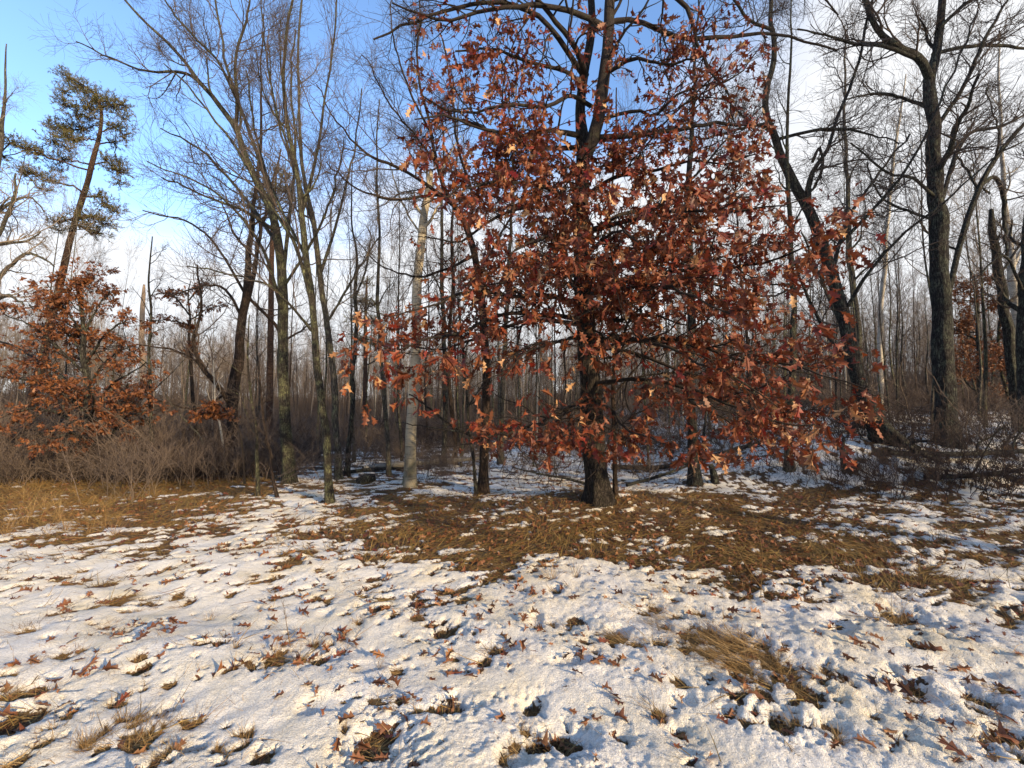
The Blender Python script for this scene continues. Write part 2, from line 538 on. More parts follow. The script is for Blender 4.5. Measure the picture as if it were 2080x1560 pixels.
M_GRASS = leafmat('dry_grass', [(0, (.20, .115, .038)), (.2, (.34, .22, .085)), (.4, (.12, .07, .026)), (.6, (.26, .15, .05)), (.8, (.46, .32, .15)), (1, (.17, .115, .04))], .2, .55, .3)
M_GRASSM = leafmat('matted_grass', [(0, (.17, .110, .036)), (.25, (.25, .160, .050)), (.5, (.10, .062, .024)), (.75, (.19, .135, .040)), (1, (.34, .23, .09))], .12, .65, .2)
M_GRASSP = leafmat('patch_grass', [(0, (.12, .065, .025)), (.25, (.26, .16, .05)), (.5, (.09, .045, .02)), (.7, (.36, .24, .09)), (.85, (.15, .12, .04)), (1, (.20, .10, .035))], .12, .6, .2)
M_NEEDLE = leafmat('pine_needle', [(0, (.035, .045, .016)), (.3, (.065, .075, .024)), (.55, (.13, .125, .034)), (.8, (.045, .058, .020)), (1, (.09, .092, .028))], .15, .5, .3)

def ground_material():
    m = NT('snow_and_litter')
    a = m.n('ShaderNodeAttribute', attribute_name='snow')
    geo = m.n('ShaderNodeNewGeometry')
    pos = geo.outputs['Position']
    fine = m.n('ShaderNodeTexNoise', {'Vector': pos, 'Scale': 38, 'Detail': 6, 'Roughness': .7})
    add = m.n('ShaderNodeMath', {0: m.n('ShaderNodeMath', {0: fine.outputs[0], 1: .5}, operation='SUBTRACT').outputs[0], 1: 1.7}, operation='MULTIPLY')
    s = m.n('ShaderNodeMath', {0: a.outputs['Fac'], 1: add.outputs[0]}, operation='ADD')
    k = m.n('ShaderNodeMapRange', {'Value': s.outputs[0], 'From Min': .38, 'From Max': .54})
    # snow: old-snow stains, embedded crumbs, and the cream of sunlight put into the colour
    st = m.n('ShaderNodeTexNoise', {'Vector': pos, 'Scale': 1.9, 'Detail': 6, 'Roughness': .62})
    sc = m.ramp(st.outputs[0], [(.36, (.83, .81, .76)), (.52, (.82, .775, .67)), (.68, (.77, .69, .51))])
    g = m.n('ShaderNodeTexNoise', {'Vector': pos, 'Scale': 130, 'Detail': 3, 'Roughness': .8})
    gm = m.n('ShaderNodeMapRange', {'Value': g.outputs[0], 'From Min': .3, 'From Max': .62, 'To Min': .74, 'To Max': 1.06})
    sc = m.mix(1.0, sc, gm.outputs[0], 'MULTIPLY')
    vo = m.n('ShaderNodeTexVoronoi', {'Vector': pos, 'Scale': 60, 'Randomness': 1})
    cr = m.n('ShaderNodeMapRange', {'Value': vo.outputs['Distance'], 'From Min': .10, 'From Max': .05})
    cm = m.n('ShaderNodeMath', {0: cr.outputs[0], 1: m.n('ShaderNodeMapRange', {'Value': st.outputs[0], 'From Min': .45, 'From Max': .6}).outputs[0]}, operation='MULTIPLY')
    sc = m.mix(cm.outputs[0], sc, (.30, .22, .12))
    # litter: crumbly browns
    n3 = m.n('ShaderNodeTexNoise', {'Vector': pos, 'Scale': 34, 'Detail': 6, 'Roughness': .75})
    v3 = m.n('ShaderNodeTexVoronoi', {'Vector': pos, 'Scale': 24})
    lc = m.ramp(n3.outputs[0], [(.33, (.020, .012, .008)), (.5, (.075, .043, .022)), (.66, (.17, .105, .05))])
    lv = m.ramp(m.n('ShaderNodeSeparateColor', {0: v3.outputs['Color']}).outputs[0], [(0, (.06, .030, .018)), (.5, (.13, .062, .030)), (1, (.20, .14, .06))])
    lc = m.mix(.5, lc, lv)
    c = m.mix(k.outputs[0], lc, sc)
    m.link(c, m.bsdf.inputs['Base Color'])
    m.bsdf.inputs['Roughness'].default_value = .72
    m.bsdf.inputs['Specular IOR Level'].default_value = .25
    h = m.n('ShaderNodeMath', {0: g.outputs[0], 1: m.n('ShaderNodeMath', {0: n3.outputs[0], 1: .6}, operation='MULTIPLY').outputs[0]}, operation='ADD')
    g3 = m.n('ShaderNodeTexNoise', {'Vector': pos, 'Scale': 48, 'Detail': 4, 'Roughness': .7})
    b0 = m.bump(g3.outputs[0], .8, .022)
    b1 = m.bump(h.outputs[0], .9, .010, b0)
    m.link(b1, m.bsdf.inputs['Normal'])
    return m.m
M_GROUND = ground_material()

# ------------------------------------------------------------------ ground
rngt = np.random.default_rng(33)
TUFTS = []
T_UP, T_FLAT, T_TALL = [('up', i) for i in range(4)], [('flat', i) for i in range(3)], [('tall', i) for i in range(2)]
def tuft(u, v, me, s, label, rot=None):
    g = ground_at(u, v)
    if rot is None:
        rot = rngt.uniform(0, 6.28)
    TUFTS.append((g[0], g[1], me[0], me[1], s, label, rot, rngt.uniform(.85, 1.15)))
    if g[1] < 5.6:
        q = {'up': (.055, .085), 'flat': (.11, .12), 'tall': (.05, .07)}[me[0]]
        PITS.append((g[0], g[1], .8 * s * (q[0] + .5 * q[1] * rngt.random()), .008 + .006 * s))
tuft(560, 1330, T_TALL[0], .62, 'tallest straw tuft in the left foreground snow, spiky and upright')
tuft(565, 1325, T_FLAT[1], .5, 'flattened brown grass around the spiky straw tuft on the left')
tuft(645, 1335, T_UP[2], .8, 'round brown tuft just right of the spiky straw tuft')
tuft(425, 1250, T_UP[0], .8, 'small straw tuft up-left of the spiky tuft')
tuft(905, 1285, T_UP[2], .9, 'dark brown tuft in a melted hollow in the middle foreground')
tuft(345, 1548, T_UP[2], .85, 'golden tuft at the bottom edge on the left')
tuft(180, 1500, T_UP[0], .6, 'golden tuft near the bottom left corner')
tuft(270, 1470, T_UP[1], .7, 'straw tuft between the two bottom left golden tufts')
tuft(1150, 1510, T_UP[2], .8, 'brown tuft in the melted patch at the bottom middle')
tuft(1075, 1438, T_UP[1], .5, 'dark tuft inside the round hole in the snow')
tuft(1590, 1490, T_UP[3], .7, 'few straws inside the largest snow hole')
tuft(925, 1445, T_UP[1], .75, 'tuft in the snow above the bottom middle patch')
tuft(760, 1515, T_UP[2], .7, 'bushy tuft at the bottom left of the middle')
tuft(700, 1480, T_UP[0], .6, 'small upright tuft beside the bushy bottom tuft')
tuft(1855, 1425, T_UP[2], .8, 'curled brown tuft in the right foreground')
tuft(1990, 1450, T_UP[2], .8, 'brown tuft right of the curled one')
tuft(2060, 1535, T_UP[2], 1.0, 'dark tuft in the bottom right corner')
tuft(1700, 1500, T_UP[0], .6, 'spiky straw tuft in the bottom right snow')
tuft(1820, 1265, T_UP[2], 1.25, 'broad dark brown tuft in the snow on the right')
tuft(1830, 1250, T_TALL[1], .9, 'thin tall straws rising from the broad tuft on the right')
tuft(1970, 1220, T_UP[2], 1.1, 'golden tuft leaning at the right edge of the snow')
tuft(1560, 1400, T_UP[2], .7, 'tuft at the lower end of the flattened grass swath')
tuft(1345, 1450, T_UP[0], .55, 'straw tuft on the clean snow right of the middle')
tuft(1120, 1180, T_TALL[0], .9, 'tall curly straw tuft at the edge of the brown grass below the oak')
tuft(1170, 1170, T_TALL[1], .9, 'second tall straw tuft at the edge of the brown grass below the oak')
tuft(1060, 1200, T_UP[0], 1.0, 'straw tuft low at the brown grass edge below the oak')
# flattened swath
for (u, v, s) in [(1330, 1240, .9), (1380, 1260, .9), (1440, 1290, 1.0), (1480, 1310, 1.1), (1530, 1330, 1.15), (1500, 1350, 1.0), (1570, 1350, 1.0), (1440, 1330, .9), (1390, 1320, .8), (1600, 1360, .9),
                  (1340, 1310, .8), (1290, 1310, .7), (1620, 1400, .7), (1660, 1420, .7), (1545, 1310, 1.0), (1260, 1300, .6), (1420, 1250, .8), (1460, 1300, .9), (1510, 1320, 1.0), (1560, 1335, .9), (1400, 1290, .8), (1350, 1275, .7), (1580, 1375, .8), (1310, 1250, .6), (1500, 1375, .8), (1380, 1385, .6), (1340, 1440, .5)]:
    tuft(u, v, T_FLAT[int(rngt.integers(0, 3))], s * .95, 'combed-down golden grass in the long swath right of the middle', rngt.normal() * .25)
# loosely strewn small tufts
rr = np.random.default_rng(35)
cnt = 0
while cnt < 240:
    u = rr.uniform(-30, 2110); v = 1100 + 460 * rr.random() ** 1.0
    if 620 < u < 1500 and v < 1200: continue
    if 960 < u < 1500 and v > 1330 and rr.random() < .75: continue
    g_ = flat_xy(u, v)
    if vnoise(np.array([g_[0] * 1.3]), np.array([g_[1] * 2.0]), 44)[0] < .42: continue
    d = 'left' if u < 700 else ('middle' if u < 1350 else 'right')
    m = T_UP[int(rr.integers(0, 4))] if rr.random() < .72 else T_FLAT[int(rr.integers(0, 3))]
    ss = rr.uniform(.35, .75)
    look = {'up': ('small upright', 'sparse straw-coloured', 'dense rounded', 'tiny few-bladed'), 'flat': ('combed-down', 'flattened', 'low matted')}[m[0]][m[1]]
    zone = 'near the bottom edge' if v > 1460 else ('in the near foreground' if v > 1370 else ('midway across the snow' if v > 1230 else 'close to the grassy edge'))
    tuft(u, v, m, ss, '%s dry grass tuft on the %s, %s' % (look, {'left': 'left', 'middle': 'middle snow', 'right': 'right'}[d], zone))
    cnt += 1
for i in range(26):        # tall grass on the far left
    u = rr.uniform(-60, 300); v = rr.uniform(1005, 1090)
    tuft(u, v, T_TALL[i % 2], rr.uniform(.5, .95), '%s tawny grass clump below the rusty young oak, %s' % (('thick', 'thin')[i % 2], 'by the snow edge' if v > 1060 else ('in the middle of the grass' if v > 1030 else 'against the brush')))

def build_ground():
    front = np.radians(np.arange(-58, 58.01, .27))
    side = np.radians(np.arange(65, 295.1, 5.0))
    th = np.concatenate([front, side])
    r = [0.25, .6, 1.0, 1.25]
    while r[-1] < 420:
        d = r[-1]
        r.append(d + max(.0078, min(d * d / 480., d / 160.) if d < 14 else d / 40.))
    r = np.array(r)
    R, T = np.meshgrid(r, th, indexing='ij')
    X = R * np.sin(T); Y = R * np.cos(T)
    Z, S = ground_all(X.ravel(), Y.ravel())
    far = sst(60, 200, R.ravel())
    Z = Z * (1 - far) + far * 0.8
    V = np.stack([X.ravel(), Y.ravel(), Z], -1)
    nr, nt = R.shape
    idx = np.arange(nr * nt).reshape(nr, nt)
    a = idx[:-1]; c = idx[1:]
    Fq = np.stack([a, np.roll(a, -1, 1), np.roll(c, -1, 1), c], -1).reshape(-1, 4)[:, ::-1]
    V = np.vstack([V, [[0, 0, gz(0, 0)[0]]]])
    S = np.append(S, 1.0)
    mb = MB(); mb.add(V, Fq)
    ce = len(V) - 1
    ring = idx[0]
    mb.f.append(np.stack([np.full(nt, ce), np.roll(ring, -1), ring], -1)); mb.t.append(np.full(nt, .5))
    me = mb.mesh('ground', M_GROUND)
    at_ = me.attributes.new('snow', 'FLOAT', 'POINT')
    at_.data.foreach_set('value', S.astype(np.float32))
    tag(put('ground', me), kind='structure')
    print('ground faces', len(Fq))
build_ground()

# ------------------------------------------------------------------ leaves
def leaf_shape(lod, rng, curl=.25):
    """red oak leaf along +y, length 1, in the xy plane, bristle-tipped lobes"""
    tips = [(.20, .25), (.33, .58), (.21, .86)]
    sin_ = [(.035, .10), (.085, .34), (.09, .63), (.05, .86)]
    tips = [(x * (1 + .25 * rng.normal() * .5), y + .03 * rng.normal()) for x, y in tips]
    V = []; Fc = []
    def z(x, y):
        return curl * (y - .3) ** 2 * -.9 + .95 * curl * abs(x) + curl * .5 * math.sin(y * 9) * x
    if lod == 0:
        mid = [(0, .06), (0, .34), (0, .63), (0, .86), (0, 1.08)]
        for x, y in mid: V.append((x, y, z(x, y)))
        for s in (-1, 1):
            b = len(V)
            for x, y in sin_: V.append((s * x, y, z(s * x, y)))
            for x, y in tips: V.append((s * x, y + .02, z(s * x, y)))
            for x, y in ((.15, .42), (.15, .72)): pass
            for i in range(3):
                Fc += [(i, i + 1, b + i), (b + i, i + 1, b + i + 1), (b + i, b + i + 1, b + 4 + i)]
            Fc += [(3, 4, b + 3)]
        b = len(V)
        V += [(-.012, .07, 0), (.012, .07, 0), (0, -.22, .03)]
        Fc += [(b, b + 1, b + 2)]
    else:
        b = 0
        V = [(0, -.1, .0), (0, 1.05, z(0, 1.05))]
        for s in (-1, 1):
            for x, y in sin_: V.append((s * x, y, z(s * x, y)))
            for x, y in tips: V.append((s * x, y, z(s * x, y)))
        L = 2; Rr = 9
        Fc = [(0, Rr, L)]
        for i in range(3):
            Fc += [(L + i, Rr + i, Rr + i + 1), (L + i, Rr + i + 1, L + i + 1), (L + i, L + i + 1, L + 4 + i), (Rr + i, Rr + 4 + i, Rr + i + 1)]
        Fc += [(L + 3, Rr + 3, 1)]
    return np.array(V), np.array(Fc)

LRNG = np.random.default_rng(3)
LEAF0 = [leaf_shape(0, LRNG, c) for c in (.25, .5, .8, 1.2, -.5, .05)]
LEAF1 = [leaf_shape(1, LRNG, c) for c in (.25, .5, .8, 1.2, -.5, .05)]

def frames(ydir, rng, up=None):
    """rotation matrices whose y axis is ydir, with a random roll (or the face turned towards up)"""
    y = norm(ydir)
    r = rng.normal(size=y.shape) if up is None else up + .35 * rng.normal(size=y.shape)
    z = norm(r - (r * y).sum(-1, keepdims=True) * y)
    x = np.cross(y, z)
    return np.stack([x, y, z], -1)          # columns

def add_leaves(mb, shapes, pos, ydir, size, rng, up=None, tint=None):
    K = len(pos)
    which = rng.integers(0, len(shapes), K)
    Rm = frames(ydir, rng, up)
    tint = rng.random(K) if tint is None else tint
    for w, (V, Fc) in enumerate(shapes):
        k = np.nonzero(which == w)[0]
        if len(k) == 0: continue
        W = np.einsum('kij,vj->kvi', Rm[k], V) * size[k][:, None, None] + pos[k][:, None, :]
        Fa = (Fc[None] + (np.arange(len(k)) * len(V))[:, None, None]).reshape(-1, 3)
        mb.add(W.reshape(-1, 3), Fa, np.repeat(tint[k], len(Fc)))

from mathutils import Matrix
def leaf_objects(name, meshes, pos, ydir, size, rng, parent=None, origin=(0, 0, 0), up=None):
    Rm = frames(ydir, rng, up)
    obs = []
    for i in range(len(pos)):
        o = bpy.data.objects.new(name, meshes[int(rng.integers(0, len(meshes)))])
        m = Matrix(((*(Rm[i][0] * size[i]), pos[i][0] - origin[0]), (*(Rm[i][1] * size[i]), pos[i][1] - origin[1]),
                    (*(Rm[i][2] * size[i]), pos[i][2] - origin[2]), (0, 0, 0, 1)))
        COL.objects.link(o)
        if parent is not None: o.parent = parent
        o.matrix_local = m
        obs.append(o)
    return obs
def leaf_meshes(name, mat, shapes=None):
    r = []
    for V, Fc in (shapes or LEAF0):
        mb = MB(); mb.add(V, Fc, .0); r.append(mb.mesh(name, mat))
    return r

# ------------------------------------------------------------------ trees with hand-measured trunks and limbs
def knotty(amp, freq, seed):
    def f(P, ang):
        M, n, _ = P.shape
        z = P[:, :, 2][:, :, None] * np.ones((1, 1, len(ang)))
        a = ang[None, None, :] * np.ones((M, n, 1))
        k1 = vnoise(np.cos(a) * 2.2 + seed, np.sin(a) * 2.2 + z * 1.3, seed) - .5
        k2 = vnoise(np.cos(a) * freq + seed, np.sin(a) * freq + z * 5.0, seed + 3) - .5
        return 1 + amp * (1.2 * k1 + k2)
    return f

def px_line(pts, Y):
    """photograph pixels (u, v, depth offset, width px) -> points and radii"""
    P = []; R = []
    for q in pts:
        u, v, dy, w = q
        P.append(at(u, v, Y + dy)); R.append(w / 2.0 / F * (Y + dy))
    return np.array(P), np.array(R)

TRI = [0]
def hero(name, label, cat, trunk, limbs, mat=M_GREY, twig=M_TWIG, Y=None, seed=1, auto=(8, .35, 1.0, 1.6, 3.0), lv=(7, 5, 3), group=None,
         trop=(0, 0, .07), wob=.22, flare=1.55, sides=20, ang=(30, 62), llen=(1.0, 1.9), extra=None, branchmat=None, twigr=.0026, base_uv=None, flat=.2, ws=.66):
    rng = np.random.default_rng(seed)
    if Y is None:
        g = ground_at(*trunk[0][:2]); Y = g[1]
    trunk = [t if len(t) == 4 else (t[0], t[1], 0, t[2]) for t in trunk]
    P, R = px_line(trunk, Y)
    R = R * ws
    base = P[0].copy(); base[2] = gz(base[0], base[1])[0]
    P[0, 2] = min(P[0, 2], base[2]) - .06
    base_o = np.array([base[0], base[1], base[2]])
    root = thing(name, base_o, label, cat, group)
    n = max(24, int(np.linalg.norm(np.diff(P, axis=0), axis=1).sum() * 9))
    n = min(n, 110)
    Q = catmull(np.column_stack([P, R]), n)
    TP, TR = Q[:, :3], np.maximum(Q[:, 3], .004)
    hgt = TP[:, 2] - base[2]
    TR = TR * (1 + (flare - 1) * np.exp(-np.maximum(hgt, 0) / .22))
    TP = TP + np.column_stack([vnoise(hgt * 1.7, hgt * 0 + seed, 5) - .5, vnoise(hgt * 1.7, hgt * 0 + seed + 9, 6) - .5, 0 * hgt]) * .05 * sst(.2, 1, hgt)[:, None]
    mb = MB(); tubes(mb, TP, TR, sides, relief=knotty(.16, 4.5, seed), cap=True)
    put('trunk', mb.mesh('trunk', mat, base_o), root)
    LP = []; LR = []
    for lb in limbs:
        p, r = px_line(lb, Y); r = r * min(1, ws * 1.15)
        nn = 18
        q = catmull(np.column_stack([p, r]), nn)
        q[:, :3] += rng.normal(size=(nn, 3)) * .018 * np.linspace(0, 1, nn)[:, None]
        mb = MB(); tubes(mb, q[:, :3], np.maximum(q[:, 3], .004), 8, relief=knotty(.14, 3, seed + 5))
        put('branch', mb.mesh('branch', branchmat or mat, base_o), root)
        LP.append(q[:, :3]); LR.append(np.maximum(q[:, 3], .004))
    # limbs the tree grows by itself
    k, t0, t1, l0, l1 = auto
    tws = MB()
    if k:
        ap, ar = grow(TP[None], TR[None], k, (t0, t1), (l0, l1), (38, 70), 18, wob * .55, trop, rng, .5, .008, .3, .45)
        for i in range(len(ap)):
            mb = MB(); tubes(mb, ap[i], ar[i], 7)
            put('branch', mb.mesh('branch', branchmat or mat, base_o), root)
            LP.append(ap[i]); LR.append(ar[i])
    if not LP:
        return root, None
    LP = np.array(LP); LR = np.array(LR)
    Ln = np.linalg.norm(np.diff(LP, axis=1), axis=2).sum(1)
    a1, b1, c1 = lv
    P2, R2 = grow(LP, LR, a1, (.16, 1.0), llen, ang, 8, wob, trop, rng, .5, twigr * 1.5, .35, .45, flat, .03)
    s = np.repeat(np.clip(Ln / 2.6, .35, 1.3), a1)[:, None, None]
    P2 = P2[:, :1] + (P2 - P2[:, :1]) * s
    tubes(tws, P2, R2, 4)
    P3, R3 = grow(P2, R2, b1, (.15, 1.0), (llen[0] * .42, llen[1] * .5), ang, 5, wob, trop, rng, .55, twigr, .5, .4, flat, .012)
    s3 = np.repeat(s, b1, axis=0); P3 = P3[:, :1] + (P3 - P3[:, :1]) * (.4 + .6 * s3)
    tubes(tws, P3, R3, 3)
    P4 = None
    if c1:
        P4, R4 = grow(P3, R3, c1, (.2, 1.0), (.16, .42), (25, 60), 3, wob, trop, rng, .8, twigr * .8, .7, .2, flat, .006)
        tubes(tws, P4, R4, 3)
    # a tuft of fine shoots straight from the trunk's top
    tw = put('twigs', tws.mesh('twigs', twig, base_o), root)
    tw['kind'] = 'stuff'
    if extra:
        extra(root, base_o, LP, LR, P2, R2, P3, R3, P4, rng)
    TRI[0] += sum(len(f) * (f.shape[1] - 2) for f in tws.f)
    return root, base_o

SMALLLEAF = leaf_meshes('leaf', M_LEAF)
def leafy(shapes, mat, per, size, droop=.5, keep=None, individuals=0, only='P3', indmesh=None, spread=.8):
    def f(root, base, LP, LR, P2, R2, P3, R3, P4, rng):
        S = {'P3': P3, 'P4': P4, 'P2': P2}[only]
        K = len(S)
        t = rng.random((K, per)) ** .6 * .8 + .2
        n = S.shape[1]
        ff = t * (n - 1); i = np.clip(ff.astype(int), 0, n - 2); fr = (ff - i)[..., None]
        mi = np.arange(K)[:, None]
        pos = (S[mi, i] * (1 - fr) + S[mi, i + 1] * fr).reshape(-1, 3)
        d = norm(S[mi, i + 1] - S[mi, i]).reshape(-1, 3)
        d = norm(d * .5 + spread * rng.normal(size=d.shape) * .6 + np.array([0, 0, -droop * 1.3]))
        sz = rng.uniform(size[0], size[1], len(pos))
        if keep is not None:
            k = keep(pos, rng); pos, d, sz = pos[k], d[k], sz[k]
        pos = pos + d * sz[:, None] * .18
        if individuals:
            dist = np.linalg.norm(pos - np.array([0, 0, CAMZ]), axis=1)
            u, v = to_px(pos)
            show = sz / dist * ((u > 0) & (u < 2080) & (v > 0) & (v < 1560))
            order = np.argsort(-show)
            a, b = order[:individuals], order[individuals:]
            leaf_objects('leaf', indmesh or SMALLLEAF, pos[a], d[a], sz[a], rng, root, base)
            pos, d, sz = pos[b], d[b], sz[b]
        mb = MB(); add_leaves(mb, shapes, pos, d, sz, rng)
        o = put('foliage', mb.mesh('foliage', mat, base), root); o['kind'] = 'stuff'
        TRI[0] += sum(len(q) for q in mb.f)
        print(root.name, 'leaves', len(pos))
    return f

# ---- the red oak in the middle -------------------------------------------------
g = ground_at(1215, 1016); OY = g[1]
oak_trunk = [(1217, 1018, 0, 64), (1208, 930, 0, 58), (1200, 840, 0, 55), (1196, 740, 0, 51), (1190, 640, 0, 48), (1184, 540, 0, 45), (1180, 450, 0, 42), (1180, 360, .05, 38),
             (1182, 300, .1, 36), (1176, 220, .15, 28), (1186, 140, .1, 24), (1200, 50, .1, 21), (1195, -70, .2, 17), (1180, -260, .2, 12), (1190, -480, .1, 7)]
# limbs: start on the trunk, arch out; (u, v, depth offset, width)
def L(*a): return list(a)
oak_limbs = [
    L((1184, 330, 0, 34), (1212, 262, -.1, 31), (1224, 180, -.2, 29), (1236, 80, -.2, 27), (1242, -30, -.2, 24), (1270, -200, -.3, 16), (1300, -420, -.3, 8)),
    L((1236, 60, -.2, 15), (1180, 30, -.5, 13), (1100, 12, -.7, 11), (1000, 20, -.9, 9), (900, 40, -1.0, 7), (800, 10, -1.1, 4)),
    L((1190, 160, .1, 14), (1120, 60, -.2, 12), (1070, 20, -.2, 11), (980, 5, -.3, 9), (870, 35, -.4, 7), (760, 80, -.4, 4)),
    L((1190, 155, .1, 16), (1170, 100, -.3, 13), (1130, 45, -.5, 11), (1050, -40, -.7, 9), (930, -100, -.8, 6)),
    L((1200, 60, 0, 12), (1280, 40, .3, 11), (1370, 75, .5, 10), (1420, 78, .6, 10), (1500, 72, .7, 8), (1590, 70, .8, 6), (1700, 100, .8, 4)),
    L((1242, 0, -.2, 13), (1330, -30, -.1, 12), (1390, 10, 0, 11), (1410, 50, 0, 9), (1420, 110, .1, 7), (1470, 180, .2, 5), (1490, 250, .2, 3)),
    L((1240, -30, -.2, 12), (1340, -110, 0, 11), (1470, -130, 0, 9), (1620, -60, .1, 6), (1700, 30, .1, 3)),
    L((1200, 215, .1, 11), (1160, 195, -.4, 10), (1110, 215, -.8, 9), (1020, 215, -1.2, 7), (930, 230, -1.4, 5), (850, 200, -1.6, 3)),
    L((1178, 275, .1, 14), (1120, 265, -.5, 11), (1060, 275, -1.0, 9), (980, 262, -1.5, 7), (900, 235, -1.9, 5), (850, 240, -2.1, 3)),
    L((1178, 300, .1, 13), (1110, 300, .4, 10), (1030, 285, .7, 8), (960, 250, .9, 6), (880, 230, 1.0, 4)),
    L((1182, 190, .1, 12), (1160, 150, -.2, 9), (1090, 130, -.4, 8), (1000, 100, -.5, 6), (930, 110, -.6, 4)),
    L((1208, 280, -.05, 15), (1290, 275, -.2, 14), (1380, 262, -.3, 10), (1450, 250, -.3, 8), (1520, 255, -.2, 5), (1580, 250, -.2, 3)),
    L((1216, 243, -.1, 9), (1290, 225, -.3, 8), (1330, 235, -.4, 7), (1380, 190, -.6, 6), (1440, 175, -.7, 5), (1500, 150, -.8, 4), (1545, 90, -.8, 3)),
    L((1230, 150, -.2, 10), (1290, 120, -.6, 8), (1360, 130, -.9, 6), (1440, 110, -1.2, 4)),
    L((1182, 420, 0, 14), (1120, 385, -.7, 10), (1060, 370, -1.3, 8), (980, 372, -1.9, 6), (900, 400, -2.3, 4), (860, 420, -2.5, 3)),
    L((1182, 440, 0, 12), (1080, 420, .4, 9), (1000, 445, .7, 7), (930, 490, .9, 5), (860, 480, 1, 3)),
    L((1186, 400, 0, 13), (1250, 360, -.6, 10), (1320, 350, -1.1, 8), (1400, 330, -1.6, 6), (1480, 330, -2.0, 4), (1540, 310, -2.2, 3)),
    L((1186, 470, 0, 14), (1270, 450, -.9, 11), (1370, 430, -1.7, 8), (1470, 430, -2.3, 6), (1560, 420, -2.6, 4), (1640, 400, -2.8, 3)),
    L((1186, 480, 0, 13), (1280, 430, .4, 10), (1380, 440, .8, 8), (1500, 400, 1.2, 6), (1610, 390, 1.4, 3)),
    L((1188, 520, 0, 13), (1210, 500, -1.0, 10), (1230, 480, -1.9, 8), (1260, 470, -2.6, 6), (1290, 490, -2.8, 4)),
    L((1186, 500, 0, 12), (1150, 480, -1.0, 9), (1110, 480, -1.8, 7), (1060, 500, -2.4, 5), (1040, 530, -2.7, 3)),
    L((1190, 580, 0, 15), (1290, 570, -.7, 12), (1400, 545, -1.3, 10), (1520, 540, -1.8, 7), (1620, 510, -2.2, 5), (1720, 470, -2.5, 3)),
    L((1190, 600, 0, 14), (1300, 560, .4, 11), (1420, 570, .7, 9), (1540, 600, .9, 6), (1650, 580, 1.1, 3)),
    L((1190, 600, 0, 13), (1240, 590, -1.1, 10), (1320, 580, -2.0, 8), (1400, 600, -2.8, 6), (1480, 640, -2.9, 4)),
    L((1190, 620, 0, 15), (1110, 600, -.7, 12), (1030, 600, -1.3, 9), (950, 590, -1.8, 7), (880, 620, -2.2, 5), (800, 640, -2.5, 3), (745, 630, -2.6, 2)),
    L((1192, 650, 0, 14), (1120, 640, -.9, 11), (1020, 640, -1.6, 9), (920, 680, -2.2, 7), (830, 700, -2.6, 5), (740, 745, -2.8, 3)),
    L((1192, 660, 0, 13), (1080, 650, .4, 10), (990, 680, .7, 8), (890, 710, .9, 5), (790, 690, 1.0, 3)),
    L((1192, 680, 0, 12), (1150, 690, -1.1, 9), (1110, 700, -2.0, 7), (1060, 720, -2.7, 5), (1020, 770, -2.8, 3)),
    L((1194, 690, 0, 16), (1280, 690, -.8, 13), (1390, 690, -1.5, 10), (1500, 730, -2.0, 8), (1600, 740, -2.4, 6), (1700, 770, -2.7, 4), (1770, 790, -2.9, 3)),
    L((1194, 700, 0, 14), (1260, 690, -1.2, 11), (1340, 700, -2.2, 8), (1430, 740, -2.6, 6), (1510, 780, -2.9, 4), (1580, 830, -3.0, 3)),
    L((1196, 720, 0, 13), (1300, 690, .3, 10), (1420, 700, .5, 8), (1560, 740, .7, 6), (1690, 770, .9, 3)),
    L((1198, 780, 0, 13), (1300, 770, -.7, 10), (1400, 790, -1.3, 8), (1500, 830, -1.7, 6), (1600, 860, -2.1, 4), (1700, 880, -2.3, 3)),
    L((1198, 790, 0, 11), (1280, 770, .2, 9), (1370, 800, .3, 7), (1470, 850, .4, 5), (1540, 900, .5, 3)),
    L((1200, 800, 0, 11), (1150, 830, -.6, 9), (1090, 860, -1.1, 7), (1030, 880, -1.5, 5), (970, 895, -1.8, 4), (950, 900, -1.9, 2)),
    L((1200, 830, 0, 10), (1190, 850, -.9, 8), (1160, 860, -1.6, 6), (1120, 890, -2.2, 4), (1070, 900, -2.5, 3)),
    L((1200, 820, 0, 10), (1240, 830, -1.0, 8), (1260, 860, -1.8, 6), (1290, 880, -2.4, 4), (1340, 900, -2.8, 2)),
    L((1184, 420, 0, 10), (1190, 400, -.7, 8), (1180, 380, -1.4, 5), (1150, 390, -1.9, 3)),
    L((1186, 540, 0, 10), (1170, 540, -.8, 8), (1160, 570, -1.7, 6), (1180, 600, -2.3, 4)),
    L((1190, 560, 0, 10), (1260, 540, -.6, 8), (1340, 500, -1.0, 6), (1420, 490, -1.3, 4), (1480, 500, -1.5, 2)),
    L((1190, 640, 0, 10), (1250, 650, -.9, 8), (1310, 640, -1.7, 6), (1390, 660, -2.3, 3)),
    L((1186, 360, 0, 9), (1240, 330, -.7, 7), (1300, 300, -1.2, 5), (1370, 280, -1.6, 3)),
    L((1186, 330, 0, 9), (1140, 340, -.8, 7), (1080, 330, -1.4, 5), (1010, 320, -1.8, 3)),
    L((1188, 560, 0, 9), (1110, 560, .3, 7), (1030, 540, .5, 5), (950, 560, .6, 3)),
    L((1194, 700, 0, 11), (1300, 720, -.5, 9), (1400, 760, -.9, 7), (1500, 790, -1.2, 5), (1610, 820, -1.4, 3)),
    L((1200, 600, 0, 10), (1210, 560, .8, 8), (1240, 540, 1.6, 6), (1280, 530, 2.4, 4)),
    L((1190, 560, 0, 10), (1150, 540, .9, 8), (1100, 520, 1.8, 6), (1060, 540, 2.5, 4)),
    L((1200, 720, 0, 10), (1230, 690, .9, 8), (1260, 680, 1.8, 6), (1320, 700, 2.5, 4)),
]
